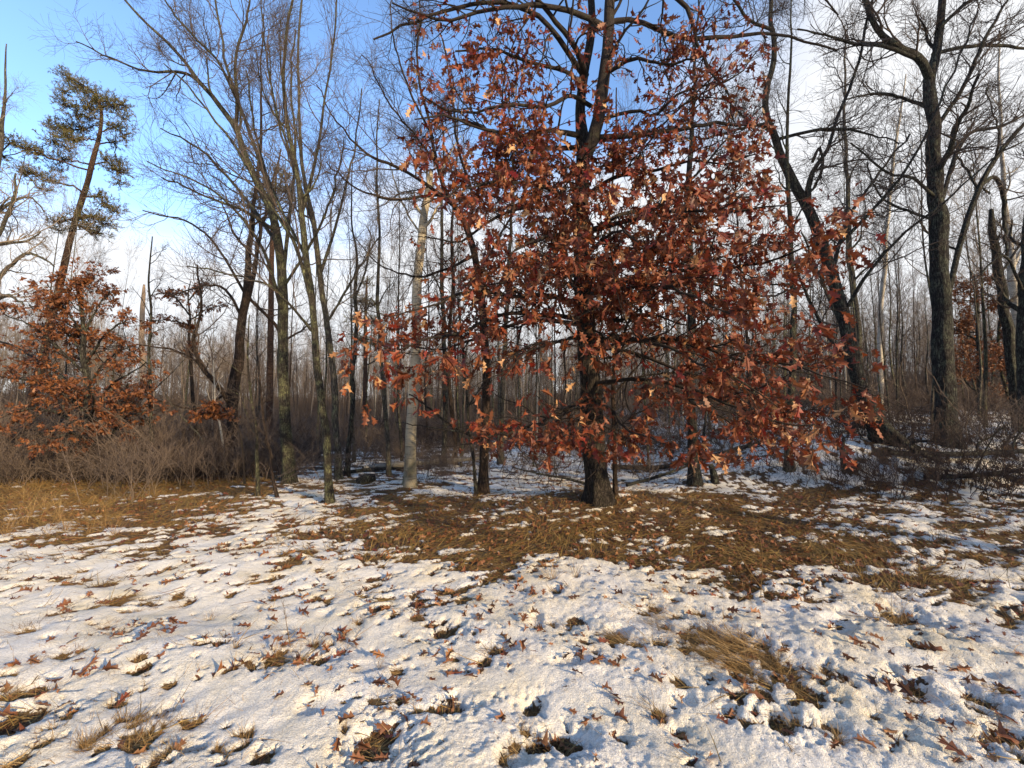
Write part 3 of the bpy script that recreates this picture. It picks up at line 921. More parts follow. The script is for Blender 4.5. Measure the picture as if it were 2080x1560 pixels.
def oak_keep(pos, rng):
    u, v = to_px(pos)
    k = np.ones(len(pos), bool)
    n = .55 * vnoise(pos[:, 0] * 1.3, pos[:, 2] * 4.6 + pos[:, 1] * .8, 77) + .45 * vnoise(pos[:, 0] * 3.2 + pos[:, 1] * 2.5, pos[:, 2] * 5.5, 79)
    thin = sst(260, 60, v)                                         # bare towards the top
    p = 1.0 - .40 * thin
    p = np.where(v < 30, .18, p)
    p = np.where((v < 330) & (v > 30), np.where(u < 1180, p * .9, p * .62), p)
    p = np.where((v < 560) & (u < 935), p * .55, p)
    p = np.where((u > 1600) & (v < 380), 0.0, p)
    p = np.where((u > 1560) & (v < 420), .12, p)
    p = np.where((u < 830) & (v < 560), 0.0, p)
    p = np.where((u < 960) & (v > 420) & (v < 570), p * .35, p)
    p = np.where((u > 1130) & (u < 1270) & (v > 820), p * .7, p)
    p = np.where(v > 930, 0.0, p)
    p = np.where(u > 1790, 0.0, p)
    p = np.where((u > 1720) & (v < 720) & (v > 520), p * .1, p)
    p = np.where((u > 1640) & (v < 640) & (v > 560), p * .3, p)
    p = np.where((v > 755) & (v < 852) & (u < 1280) & (u > 860), p * .12, p)
    p = np.where((v > 690) & (v < 860) & (u < 1390) & (u >= 1240), p * .40, p)
    p = np.where((u < 692) | ((u < 760) & (v < 610)), 0, p)
    p = np.where((u > 1565) & (v < 380), 0, p)
    p = np.where((u > 820) & (u < 905) & (v > 360) & (v < 640), p * .30, p)
    p = np.where((u > 1270) & (u < 1560) & (v < 330), p * .8, p)
    p = np.where((v > 850) & (u < 930), 0, p)
    p = p * (.22 + 1.15 * sst(.34, .54, n))
    return rng.random(len(pos)) < p
oak_root, _ = hero('red_oak', 'large red oak full of rust-brown leaves standing on the grassy mound', 'tree', oak_trunk, oak_limbs, mat=M_OAK, twig=M_BRANCH, Y=OY, seed=11, ws=.74,
     auto=(0, 0, 0, 0, 0), lv=(10, 7, 0), trop=(0, 0, .02), wob=.26, flare=1.5, sides=36, ang=(28, 62), llen=(.75, 1.5), branchmat=M_BRANCH, flat=.72,
     extra=leafy(LEAF1, M_LEAF, 9, (.080, .160), droop=.62, keep=oak_keep, individuals=300))

# ---- the other trees one can tell apart ---------------------------------------------
hero('bare_tree', 'tall upright mossy trunk whose long bare limbs reach to the top left', 'tree',
     [(588, 980, 34), (584, 900, 33), (578, 800, 31), (574, 700, 30), (576, 620, 28), (570, 540, 26), (556, 450, 24), (530, 385, .1, 21), (500, 320, .1, 18), (480, 260, .2, 16),
      (440, 205, .3, 13), (400, 160, .4, 11), (350, 95, .5, 9), (290, 40, .6, 7), (230, -30, .6, 5), (170, -120, .6, 3)],
     [L((440, 205, .3, 9), (380, 150, .2, 8), (300, 145, 0, 6), (230, 120, -.2, 5), (150, 80, -.4, 3)),
      L((480, 250, .2, 10), (482, 200, 0, 9), (478, 120, -.2, 7), (500, 40, -.3, 6), (520, -60, -.3, 4)),
      L((482, 205, 0, 8), (440, 120, -.5, 7), (380, 60, -.8, 6), (320, -20, -1, 4)),
      L((556, 450, 0, 14), (545, 380, .8, 12), (500, 250, 1.2, 9), (460, 130, 1.5, 7), (440, 0, 1.7, 5)),
      L((575, 640, 0, 12), (540, 520, -.6, 9), (490, 440, -1.0, 7), (420, 380, -1.3, 5), (300, 330, -1.5, 3)),
      L((560, 470, 0, 10), (500, 430, -.5, 8), (420, 400, -.8, 6), (330, 360, -1.0, 4)),
      L((575, 560, 0, 11), (590, 420, .5, 9), (600, 300, .8, 7), (590, 180, 1, 5), (600, 60, 1, 4)),
      L((560, 490, 0, 10), (480, 380, 1, 8), (400, 300, 1.5, 6), (330, 260, 1.7, 3)),
      L((572, 590, 0, 8), (640, 480, -.4, 7), (680, 380, -.6, 5), (700, 280, -.7, 3))],
     mat=M_MOSSY, twig=M_TWIG, seed=21, auto=(4, .45, .9, 1.2, 2.2), lv=(12, 8, 4), llen=(.7, 1.6), wob=.2)
hero('bare_tree', 'mossy grey tree leaning left, nearest of the two thin leaning stems', 'tree',
     [(670, 1022, 22), (664, 930, 22), (654, 830, 21), (645, 730, 20), (634, 620, 19), (622, 520, 18), (610, 430, 16), (600, 340, 14), (585, 250, 12), (575, 160, 10), (585, 60, 8), (600, -80, 6), (610, -220, 3)],
     [L((634, 620, 0, 12), (600, 500, -.2, 10), (540, 400, -.4, 9), (470, 290, -.5, 7), (400, 200, -.5, 5), (330, 130, -.5, 3)),
      L((612, 440, 0, 9), (640, 330, .2, 8), (660, 200, .4, 6), (680, 60, .5, 5), (690, -80, .5, 3)),
      L((620, 520, 0, 9), (560, 400, .5, 8), (520, 280, .8, 6), (500, 140, 1, 4)),
      L((640, 680, 0, 8), (560, 590, -.6, 6), (480, 560, -.8, 5), (380, 540, -1, 3)),
      L((600, 340, 0, 7), (560, 220, -.3, 6), (540, 100, -.4, 4), (530, -20, -.4, 3))],
     mat=M_MOSSY, seed=22, auto=(5, .4, .95, .9, 1.8), lv=(10, 7, 4), llen=(.6, 1.3), trop=(0, 0, .12), ang=(22, 48), wob=.13)
hero('bare_tree', 'slim upright grey-green tree just right of the left-leaning mossy one', 'tree',
     [(688, 975, 20), (684, 880, 19), (676, 770, 18), (662, 660, 17), (650, 560, 16), (640, 470, 14), (622, 380, 12), (612, 300, 10), (606, 200, 8), (606, 80, 7), (615, -60, 5), (620, -200, 3)],
     [L((650, 560, 0, 9), (690, 430, .2, 7), (720, 300, .4, 5), (735, 180, .5, 3)),
      L((640, 470, 0, 8), (600, 350, .3, 7), (560, 230, .5, 5), (545, 90, .6, 3)),
      L((662, 660, 0, 7), (720, 560, -.3, 6), (770, 480, -.5, 4))],
     mat=M_GREY, seed=23, auto=(6, .4, .95, .9, 1.8), lv=(8, 6, 4), llen=(.6, 1.3), trop=(0, 0, .13), ang=(20, 45), wob=.13, twig=M_TWIGG)
hero('forked_tree', 'reddish-brown forked tree leaning right, left of the mossy trunks', 'tree',
     [(472, 935, 32), (473, 860, 31), (474, 800, 32), (482, 740, 28), (492, 660, 24), (500, 600, 21), (505, 530, 17), (512, 460, 14), (520, 380, 11), (530, 280, 8), (530, 150, 5), (535, 30, 3)],
     [L((496, 640, 0, 13), (515, 560, .3, 11), (528, 480, .5, 9), (548, 400, .6, 6), (570, 300, .7, 4)),
      L((474, 830, 0, 14), (440, 780, -.4, 12), (410, 745, -.6, 11), (395, 690, -.6, 8), (410, 620, -.6, 6), (400, 540, -.6, 4)),
      L((450, 790, -.4, 8), (400, 735, -.6, 7), (350, 710, -.8, 5), (280, 700, -1, 3)),
      L((494, 650, 0, 8), (460, 590, -.4, 7), (420, 580, -.6, 5), (350, 600, -.8, 3)),
      L((500, 600, 0, 8), (440, 500, -.2, 6), (380, 450, -.3, 5), (290, 430, -.4, 3)),
      L((500, 600, 0, 8), (560, 660, .4, 8), (580, 690, .5, 6), (640, 650, .7, 4)),
      L((476, 790, 0, 7), (400, 830, -.3, 5), (330, 815, -.5, 4), (260, 800, -.7, 3))],
     mat=M_BROWN, seed=24, Y=11.3, auto=(6, .4, .95, 1.0, 2.2), lv=(9, 6, 3), llen=(.8, 1.6))
hero('birch_tree', 'pale-barked broken-topped birch, thickest white trunk left of the oak', 'tree',
     [(832, 988, 38), (834, 930, 34), (838, 840, 32), (843, 740, 31), (847, 640, 30), (851, 560, 29), (857, 490, 27), (862, 430, 24), (870, 380, 20), (874, 345, 12)],
     [L((866, 400, 0, 7), (900, 340, .2, 5), (930, 280, .3, 3)), L((858, 480, 0, 6), (820, 420, .2, 5), (790, 330, .3, 3))],
     mat=M_BIRCH, twig=M_TWIGG, seed=25, auto=(3, .75, .97, .6, 1.3), lv=(5, 4, 3), flare=1.25, llen=(.4, .9))
hero('oak_tree', 'bare brown oak with its crown bending left, right of the white birch', 'tree',
     [(980, 1002, 30), (984, 920, 27), (987, 820, 27), (986, 720, 26), (980, 640, 25), (970, 560, 23), (956, 495, 21), (938, 445, 18), (905, 390, 15), (885, 330, 12), (875, 260, 10), (855, 180, 8), (850, 80, 6), (860, -60, 4)],
     [L((925, 420, 0, 12), (880, 385, -.2, 11), (820, 345, -.4, 9), (760, 320, -.5, 8), (700, 270, -.6, 5), (640, 170, -.6, 3)),
      L((905, 395, 0, 9), (850, 400, -.3, 8), (790, 405, -.5, 7), (720, 380, -.7, 5), (660, 330, -.8, 3)),
      L((950, 475, 0, 10), (960, 400, .3, 9), (930, 300, .5, 7), (920, 200, .6, 5), (900, 80, .7, 3)),
      L((960, 520, 0, 9), (900, 550, -.4, 7), (840, 560, -.7, 6), (770, 540, -.9, 3)),
      L((885, 330, 0, 8), (840, 270, -.2, 6), (790, 210, -.4, 5), (740, 110, -.5, 3)),
      L((970, 560, 0, 8), (1020, 470, .4, 6), (1060, 400, .6, 5), (1090, 300, .7, 3)),
      L((880, 280, 0, 7), (830, 180, .4, 6), (800, 80, .6, 4), (790, -20, .7, 3))],
     mat=M_BROWN, seed=26, ws=.64, auto=(3, .5, .95, .9, 1.6), lv=(12, 8, 4), llen=(.6, 1.5), wob=.2)
hero('leaning_tree', 'dark crooked tree leaning left from the rotten stump, right of the oak', 'tree',
     [(1800, 905, 50), (1775, 850, 42), (1752, 800, 36), (1735, 740, 34), (1718, 660, 33), (1700, 590, 31), (1678, 520, 29), (1655, 460, 28), (1628, 400, 26), (1600, 345, 24), (1575, 290, 20), (1560, 240, 17), (1556, 190, 16), (1570, 120, 14), (1568, 50, 12), (1560, -40, 10), (1500, -160, 7), (1480, -280, 3)],
     [L((1648, 450, 0, 18), (1640, 395, -.1, 14), (1655, 340, -.1, 11), (1680, 310, 0, 9), (1700, 240, 0, 8), (1740, 140, 0, 7), (1760, 40, 0, 6), (1790, -60, 0, 4)),
      L((1572, 285, 0, 9), (1640, 268, -.3, 8), (1700, 262, -.5, 8), (1760, 270, -.7, 5), (1830, 290, -.8, 3)),
      L((1560, 250, 0, 8), (1500, 262, -.2, 7), (1440, 280, -.4, 6), (1380, 280, -.6, 3)),
      L((1650, 330, -.1, 7), (1665, 300, -.2, 7), (1670, 350, -.2, 6), (1640, 400, 0, 5)),
      L((1568, 60, 0, 8), (1520, 40, -.2, 7), (1490, 0, -.3, 6), (1440, -40, -.4, 3)),
      L((1712, 640, 0, 9), (1760, 560, -.4, 8), (1830, 480, -.8, 6), (1930, 400, -1.2, 5), (2040, 300, -1.4, 3)),
      L((1690, 560, 0, 9), (1720, 450, .4, 8), (1780, 360, .6, 6), (1850, 270, .7, 4)),
      L((1680, 520, 0, 8), (1760, 440, -.5, 8), (1850, 330, -.9, 6), (1920, 180, -1.1, 5), (1990, 20, -1.3, 3)),
      L((1740, 760, 0, 9), (1680, 680, .4, 8), (1640, 600, .7, 7), (1600, 500, .9, 4))],
     mat=M_DARK, seed=27, Y=9.6, ws=.72, auto=(3, .5, .95, .9, 1.8), lv=(12, 8, 4), llen=(.6, 1.5), wob=.24, twig=M_TWIG)
hero('bare_tree', 'stout straight dark tree with scaly bark, thickest trunk on the right', 'tree',
     [(1925, 895, 48), (1922, 830, 42), (1918, 740, 41), (1914, 640, 39), (1910, 540, 38), (1906, 440, 35), (1900, 350, 31), (1895, 260, 27), (1890, 190, 26), (1893, 150, 24), (1905, 90, 18), (1914, 20, 16), (1918, -80, 13), (1925, -220, 8), (1920, -380, 4)],
     [L((1890, 165, 0, 18), (1868, 120, -.1, 17), (1830, 100, -.2, 15), (1795, 72, -.3, 12), (1770, 40, -.4, 10), (1757, 0, -.4, 8), (1720, -80, -.5, 5)),
      L((1860, 118, -.1, 9), (1800, 95, -.6, 8), (1740, 88, -.9, 7), (1690, 75, -1.1, 5), (1620, 60, -1.3, 3)),
      L((1892, 220, 0, 9), (1850, 205, .4, 7), (1790, 190, .7, 6), (1720, 200, .9, 3)),
      L((1908, 250, 0, 9), (1960, 170, -.3, 8), (2000, 80, -.6, 7), (2060, -20, -.8, 4)),
      L((1895, 110, 0, 9), (1960, 95, .2, 8), (2020, 92, .3, 7), (2100, 98, .4, 5), (2200, 80, .5, 3)),
      L((1908, 420, 0, 9), (1960, 280, .4, 8), (2040, 255, .7, 6), (2120, 210, .9, 3)),
      L((1905, 60, 0, 8), (1970, 0, -.3, 7), (2060, -50, -.5, 4)),
      L((1900, 400, 0, 7), (1850, 360, -.6, 6), (1800, 350, -1, 5), (1730, 290, -1.3, 3)),
      L((1906, 450, 0, 7), (1850, 430, .4, 6), (1790, 400, .7, 4), (1760, 330, .9, 3))],
     mat=M_DARK, seed=28, Y=9.9, ws=.80, auto=(4, .4, .95, 1.2, 2.2), lv=(12, 8, 4), llen=(.7, 1.6), wob=.2, flare=1.35, sides=30)
hero('bare_tree', 'slanting smooth tree growing up to the right, beside the stout dark trunk', 'tree',
     [(1912, 760, 16), (1925, 640, 15), (1940, 540, 15), (1955, 480, 15), (1975, 420, 14), (1992, 380, 14), (2010, 340, 13), (2050, 285, 11), (2090, 240, 9), (2160, 150, 6), (2220, 60, 3)],
     [L((1995, 375, 0, 10), (2020, 360, .1, 10), (2038, 395, .1, 10), (2040, 450, .2, 8), (2048, 520, .2, 6)),
      L((1990, 390, 0, 7), (1960, 340, .2, 6), (1930, 300, .3, 4)),
      L((2020, 330, 0, 7), (2028, 290, -.2, 5), (2025, 255, -.3, 4), (2000, 180, -.3, 3))],
     mat=M_DARK, seed=29, Y=11.0, auto=(5, .4, .95, .8, 1.8), lv=(8, 6, 3), llen=(.6, 1.3))
hero('broken_tree', 'dark snapped trunk with a blunt top, far right of the stout tree', 'tree',
     [(2068, 820, 30), (2058, 760, 26), (2048, 680, 25), (2036, 600, 24), (2025, 540, 22), (2018, 490, 19), (2014, 450, 15), (2013, 425, 11)],
     [L((2030, 560, 0, 6), (2070, 500, .1, 5), (2110, 430, .1, 3))],
     mat=M_DARK, seed=30, Y=12.5, auto=(2, .5, .95, .5, 1.0), lv=(5, 4, 2), llen=(.3, .7), flare=1.2)
hero('birch_tree', 'white birch with dark flecks leaning left at the right edge', 'tree',
     [(2092, 800, 22), (2078, 700, 21), (2064, 620, 20), (2056, 550, 18), (2050, 480, 15), (2040, 400, 12), (2035, 300, 9), (2030, 180, 6), (2030, 60, 3)],
     [L((2056, 550, 0, 6), (2090, 470, 0, 5), (2130, 380, 0, 3))],
     mat=M_BIRCHF, seed=31, Y=13.5, auto=(7, .45, .95, .8, 1.6), lv=(6, 5, 3), llen=(.5, 1.0), twig=M_TWIG)
hero('birch_tree', 'slender white birch in the gap between the crooked tree and the stout dark one', 'tree',
     [(1786, 800, 15), (1788, 720, 14), (1790, 640, 13), (1795, 560, 12), (1800, 480, 11), (1806, 400, 10), (1815, 320, 8), (1828, 240, 6), (1840, 150, 3)],
     [], mat=M_BIRCHF, seed=32, Y=17, auto=(8, .4, .95, 1.0, 2.0), lv=(6, 5, 3), llen=(.6, 1.2), twig=M_TWIG)
hero('bare_tree', 'mossy dark trunk hidden by oak leaves, right of the thick oak trunk', 'tree',
     [(1412, 985, 38), (1408, 920, 33), (1404, 850, 31), (1402, 760, 29), (1405, 660, 27), (1402, 540, 24), (1398, 420, 20), (1402, 300, 16), (1410, 180, 11), (1415, 60, 7), (1420, -60, 4)],
     [L((1404, 720, 0, 9), (1440, 640, .2, 7), (1480, 560, .3, 4))], mat=M_DARK, seed=33, ws=.6, auto=(7, .4, .95, 1.0, 2.2), lv=(7, 5, 3))
hero('bare_tree', 'thin straight dark stem rising just right of the thick oak trunk', 'tree',
     [(1250, 1010, 13), (1249, 930, 12), (1248, 850, 12), (1247, 760, 11), (1246, 660, 11), (1245, 560, 10), (1240, 440, 8), (1250, 300, 6), (1252, 180, 4)],
     [L((1248, 800, 0, 5), (1290, 750, -.1, 4), (1330, 700, -.2, 2))], mat=M_BROWN, seed=34, auto=(8, .3, .95, .5, 1.2), lv=(5, 4, 2), llen=(.3, .7))
hero('bare_tree', 'mossy trunk behind the drooping right side of the oak leaves', 'tree',
     [(1604, 955, 24), (1602, 900, 20), (1606, 840, 19), (1610, 740, 18), (1612, 640, 16), (1608, 520, 14), (1602, 400, 12), (1600, 260, 9), (1606, 100, 6), (1610, -20, 3)],
     [], mat=M_MOSSY, seed=35, auto=(8, .35, .95, .9, 1.9), lv=(7, 5, 3))
hero('bare_tree', 'grey tree standing close behind the crooked leaning one', 'tree',
     [(1748, 850, 20), (1745, 760, 19), (1742, 660, 17), (1730, 560, 15), (1722, 450, 13), (1720, 340, 10), (1715, 200, 7), (1718, 60, 4)],
     [L((1744, 740, 0, 12), (1700, 640, .2, 10), (1665, 560, .4, 8), (1630, 470, .5, 4))], mat=M_GREY, seed=36, Y=13, auto=(8, .35, .95, 1, 2), lv=(7, 5, 3))
hero('bare_tree', 'slim dark crooked tree with a clump in its fork, left of the white birch', 'tree',
     [(705, 968, 15), (709, 900, 14), (716, 800, 13), (720, 700, 12), (724, 640, 11), (722, 590, 10), (724, 520, 7), (715, 440, 5), (716, 330, 3)],
     [L((724, 600, 0, 6), (745, 540, 0, 5), (752, 470, 0, 3))], mat=M_DARK, seed=37, auto=(6, .4, .95, .5, 1.2), lv=(5, 4, 3), llen=(.3, .8))
hero('bare_tree', 'lichen-grey slim tree between the dark crooked stem and the white birch', 'tree',
     [(790, 965, 13), (786, 880, 13), (778, 800, 12), (772, 700, 11), (768, 600, 10), (770, 480, 8), (765, 350, 6), (770, 200, 3)],
     [], mat=M_GREY, seed=38, auto=(8, .35, .95, .7, 1.5), lv=(6, 5, 3), llen=(.4, .9), twig=M_TWIGG)
hero('bare_tree', 'pair-forming dark slim tree right behind the white birch', 'tree',
     [(900, 948, 17), (903, 880, 16), (904, 800, 15), (903, 700, 14), (898, 600, 12), (896, 480, 10), (900, 350, 7), (898, 210, 4)],
     [], mat=M_DARK, seed=39, auto=(8, .35, .95, .7, 1.6), lv=(6, 5, 3), llen=(.4, .9))
hero('bare_tree', 'dark slim tree leaning against its paler neighbour left of the brown oak', 'tree',
     [(925, 945, 14), (922, 880, 13), (915, 800, 12), (912, 700, 11), (920, 580, 10), (918, 450, 8), (930, 300, 5)],
     [], mat=M_BROWN, seed=40, auto=(7, .35, .95, .7, 1.6), lv=(6, 5, 3), llen=(.4, .9))
hero('bare_tree', 'straight pole-like grey tree seen between the brown oak and the red oak', 'tree',
     [(1018, 925, 16), (1020, 850, 15), (1024, 740, 14), (1030, 620, 13), (1036, 500, 11), (1042, 380, 8), (1046, 250, 5), (1050, 100, 3)],
     [], mat=M_GREY, seed=41, Y=13, auto=(9, .5, .97, .7, 1.5), lv=(5, 5, 3), llen=(.4, .9), twig=M_TWIGG)
hero('bare_tree', 'slender stem beside the brown oak with low bare boughs spreading left', 'tree',
     [(968, 1005, 9), (962, 940, 9), (955, 880, 9), (948, 820, 8), (945, 750, 7), (938, 680, 6), (930, 600, 4)],
     [L((955, 885, 0, 6), (910, 860, -.2, 6), (860, 820, -.4, 5), (830, 800, -.5, 3)), L((953, 880, 0, 5), (900, 872, .2, 4), (840, 862, .3, 3), (805, 857, .4, 2)),
      L((948, 830, 0, 4), (985, 770, 0, 3), (1010, 700, 0, 2))],
     mat=M_DARK, seed=42, auto=(4, .4, .95, .4, .9), lv=(5, 4, 0), llen=(.25, .5))
hero('snag', 'pale broken-off dead trunk standing right of the small rusty oak', 'tree',
     [(298, 890, 17), (294, 820, 16), (290, 740, 15), (289, 680, 15), (290, 630, 13), (292, 600, 11), (294, 578, 5)], [],
     mat=M_SNAG, seed=43, ws=.62, Y=16, auto=(2, .4, .8, .3, .6), lv=(3, 3, 0), llen=(.2, .4))
hero('sapling', 'dark leafless sapling in the brush right of the pale dead trunk', 'sapling',
     [(316, 960, 10), (308, 880, 10), (305, 800, 9), (303, 720, 8), (305, 640, 7), (302, 560, 5), (308, 480, 3)], [],
     mat=M_DARK, seed=44, Y=10.5, auto=(12, .2, .95, .8, 1.8), lv=(6, 5, 0), llen=(.4, .8), trop=(0, 0, .03))
hero('sapling', 'thin dark sapling standing left of the upright mossy trunk', 'sapling',
     [(525, 1008, 10), (522, 940, 9), (518, 880, 8), (508, 800, 7), (503, 720, 5), (505, 640, 3)], [],
     mat=M_MOSSY, seed=45, auto=(8, .3, .95, .4, 1.0), lv=(4, 4, 2), llen=(.25, .5))
hero('sapling', 'bent sapling at the foot of the upright mossy trunk', 'sapling',
     [(565, 1010, 8), (552, 960, 8), (545, 900, 7), (535, 830, 6), (528, 760, 4)], [],
     mat=M_BROWN, seed=46, auto=(7, .3, .95, .3, .9), lv=(4, 4, 2), llen=(.25, .5))
hero('birch_sapling', 'thin white birch sapling leaning left beneath the orange leaves', 'sapling',
     [(462, 940, 7), (452, 890, 7), (442, 830, 6), (436, 780, 5), (432, 730, 3)], [],
     mat=M_BIRCHF, seed=47, ws=.55, Y=10.4, auto=(5, .4, .95, .3, .7), lv=(3, 3, 0), llen=(.2, .4))
hero('birch_sapling', 'thin white stick slanting up to the left in the brush', 'sapling',
     [(432, 915, 6), (410, 895, 5), (390, 870, 5), (360, 835, 4), (330, 790, 2)], [],
     mat=M_GREY, seed=48, ws=.6, Y=10.2, auto=(3, .4, .95, .2, .5), lv=(3, 3, 0), llen=(.2, .4))
hero('bare_tree', 'pale sunlit leafless tree cut by the left edge of the picture', 'tree',
     [(-60, 920, 36), (-55, 800, 34), (-50, 680, 31), (-40, 560, 28), (-30, 450, 24), (-15, 380, 18), (0, 300, 12), (10, 200, 7), (14, 90, 3)],
     [L((-40, 560, 0, 12), (0, 470, -.3, 9), (28, 400, -.4, 7), (30, 350, -.5, 4)), L((-35, 600, 0, 12), (20, 540, .3, 9), (60, 515, .4, 7), (110, 540, .5, 4)),
      L((-45, 640, 0, 11), (10, 600, -.4, 8), (50, 620, -.5, 5)), L((-30, 450, 0, 10), (10, 420, .4, 8), (60, 400, .6, 5), (90, 430, .6, 3))],
     mat=M_GREY, seed=49, Y=13, auto=(5, .4, .9, 1, 2), lv=(7, 6, 3), twig=M_TWIGG, wob=.28)
hero('bare_tree', 'dark trunk cut by the right edge of the picture', 'tree',
     [(2085, 850, 40), (2082, 760, 34), (2080, 660, 32), (2084, 540, 28), (2092, 420, 22), (2100, 300, 16), (2100, 150, 9)],
     [L((2082, 600, 0, 8), (2040, 520, -.3, 6), (1990, 560, -.5, 4))], mat=M_DARK, seed=50, Y=11.5, auto=(6, .3, .95, 1, 2), lv=(7, 5, 3))

# ---- small rusty oaks ----------------------------------------------------------------
def rusty_keep(pos, rng):
    n = vnoise(pos[:, 0] * 2.5, pos[:, 2] * 3.2, 78)
    return rng.random(len(pos)) < .45 + .7 * sst(.3, .6, n)
hero('small_oak', 'bushy rust-coloured young oak in front of the pine on the left', 'tree',
     [(188, 968, 22), (184, 900, 20), (176, 820, 18), (172, 740, 15), (170, 670, 11), (160, 610, 7), (155, 560, 3)],
     [L((182, 880, 0, 9), (120, 840, -.4, 7), (60, 830, -.7, 5), (0, 850, -.9, 3)), L((182, 890, 0, 9), (120, 870, .4, 7), (50, 890, .7, 4), (-30, 900, .9, 3)),
      L((178, 840, 0, 8), (100, 780, -.4, 6), (40, 770, -.8, 4), (-40, 760, -1, 3)), L((176, 800, 0, 8), (90, 740, .4, 6), (20, 700, .6, 4), (-50, 690, .7, 3)),
      L((174, 760, 0, 7), (110, 700, -.4, 6), (60, 660, -.7, 4), (10, 640, -.8, 3)), L((172, 720, 0, 7), (110, 650, .3, 5), (60, 620, .4, 3)),
      L((170, 680, 0, 6), (120, 610, -.3, 4), (95, 575, -.4, 2)), L((178, 850, 0, 8), (220, 790, -.4, 6), (260, 760, -.7, 4), (300, 740, -.8, 3)),
      L((175, 790, 0, 7), (220, 730, .4, 5), (270, 700, .6, 3)), L((172, 740, 0, 7), (215, 680, -.4, 5), (255, 650, -.6, 3)),
      L((170, 680, 0, 6), (200, 620, .2, 4), (225, 590, .3, 2)), L((183, 900, 0, 8), (230, 850, -.3, 6), (280, 840, -.5, 4), (330, 830, -.6, 2)),
      L((183, 900, 0, 7), (140, 880, -.8, 5), (90, 900, -1.3, 3)), L((180, 870, 0, 7), (190, 820, -.8, 5), (180, 790, -1.4, 3)), L((170, 650, 0, 5), (165, 590, .1, 3), (150, 555, .1, 2)),
      L((188, 940, 0, 10), (215, 900, .1, 9), (245, 850, .2, 6), (262, 780, .2, 4))],
     mat=M_DARK, seed=61, auto=(8, .2, .95, .8, 1.6), lv=(8, 5, 0), llen=(.6, 1.1), twig=M_BRANCH, trop=(0, 0, .02),
     extra=leafy(LEAF1, M_LEAFB, 12, (.070, .120), droop=.35, keep=rusty_keep))
hero('oak_sapling', 'low oak sapling with one bright orange spray of leaves by the reddish forked tree', 'sapling',
     [(500, 940, 5), (490, 890, 5), (475, 850, 4), (455, 830, 3)],
     [L((480, 862, 0, 4), (450, 825, -.1, 3), (420, 820, -.2, 2)), L((478, 855, 0, 4), (440, 835, .1, 3), (405, 835, .1, 2)), L((470, 845, 0, 3), (430, 840, 0, 3), (390, 850, -.1, 2))],
     mat=M_BRANCH, seed=62, Y=8.6, auto=(0, 0, 0, 0, 0), lv=(6, 5, 0), llen=(.18, .34), twig=M_BRANCH, flat=.6,
     extra=leafy(LEAF1, M_LEAFB, 4, (.08, .13), droop=.3))
hero('oak_sapling', 'young oak with thin flat tiers of orange leaves behind the bare brush', 'sapling',
     [(400, 930, 11), (395, 850, 10), (388, 760, 9), (385, 680, 7), (384, 600, 4), (388, 570, 2)],
     [L((385, 640, 0, 5), (350, 600, -.1, 4), (315, 598, -.2, 2)), L((384, 610, 0, 4), (405, 585, .1, 3), (418, 580, .1, 2)), L((386, 660, 0, 4), (340, 650, .1, 3), (300, 655, .1, 2)),
      L((384, 600, 0, 4), (370, 590, .2, 3), (340, 600, .3, 2)), L((386, 650, 0, 4), (420, 630, .1, 3), (450, 620, .2, 2))],
     mat=M_BRANCH, seed=63, Y=11.8, auto=(2, .5, .9, .3, .8), lv=(6, 5, 0), llen=(.25, .5), twig=M_BRANCH, flat=.85,
     extra=leafy(LEAF1, M_LEAFB, 3, (.09, .14), droop=.2))
hero('young_beech', 'golden-brown leafy young tree in the dim wood at the right, behind the stout trunk', 'tree',
     [(1992, 850, 12), (1990, 780, 11), (1985, 700, 9), (1985, 620, 7), (1980, 560, 4)],
     [], mat=M_DARK, seed=64, Y=15.5, auto=(16, .15, .95, 1.0, 2.0), lv=(8, 5, 0), llen=(.6, 1.1), trop=(0, 0, .02), flat=.5,
     extra=leafy(LEAF1, M_LEAFB, 7, (.08, .13), droop=.3))
hero('young_beech', 'second golden-brown young tree at the far right edge of the wood', 'tree',
     [(2075, 850, 12), (2072, 780, 11), (2075, 700, 9), (2070, 640, 5)],
     [], mat=M_DARK, seed=65, Y=16.5, auto=(14, .15, .95, 1.0, 2.0), lv=(7, 5, 0), llen=(.6, 1.0), trop=(0, 0, .02), flat=.5,
     extra=leafy(LEAF1, M_LEAFB, 7, (.08, .13), droop=.3))

# ---- pines ---------------------------------------------------------------------------
def needle_clump(mb, c, rad, rng, n):
    """bottlebrush shoots with needles filling a flattened clump"""
    d = norm(rng.normal(size=(n, 3)))
    p = c + d * (rng.random((n, 1)) ** .5) * np.array(rad) * (1.15 + .35 * np.sin(d[:, :1] * 7 + c[0] * 5) * np.cos(d[:, 1:2] * 6))
    ax = norm(rng.normal(size=(n, 3)) * .5 + (p - c) / np.array(rad) * .7 + np.array([0, 0, .5]))
    L_ = rng.uniform(.16, .30, n)
    k = 18
    t = rng.random((n, k))
    b = p[:, None] + ax[:, None] * (t * L_[:, None])[..., None]
    nd = norm(rng.normal(size=(n, k, 3)) + ax[:, None] * .9)
    e = b + nd * rng.uniform(.05, .085, (n, k))[..., None]
    side = norm(np.cross(nd, rng.normal(size=(n, k, 3))))
    P = np.stack([b, e], 2).reshape(-1, 2, 3)
    W = np.stack([np.full(n * k, .014), np.full(n * k, .006)], 1)
    tint = np.repeat(rng.random(n), k)
    ribbons(mb, P, W, side.reshape(-1, 3), tint)
    return p, ax, L_

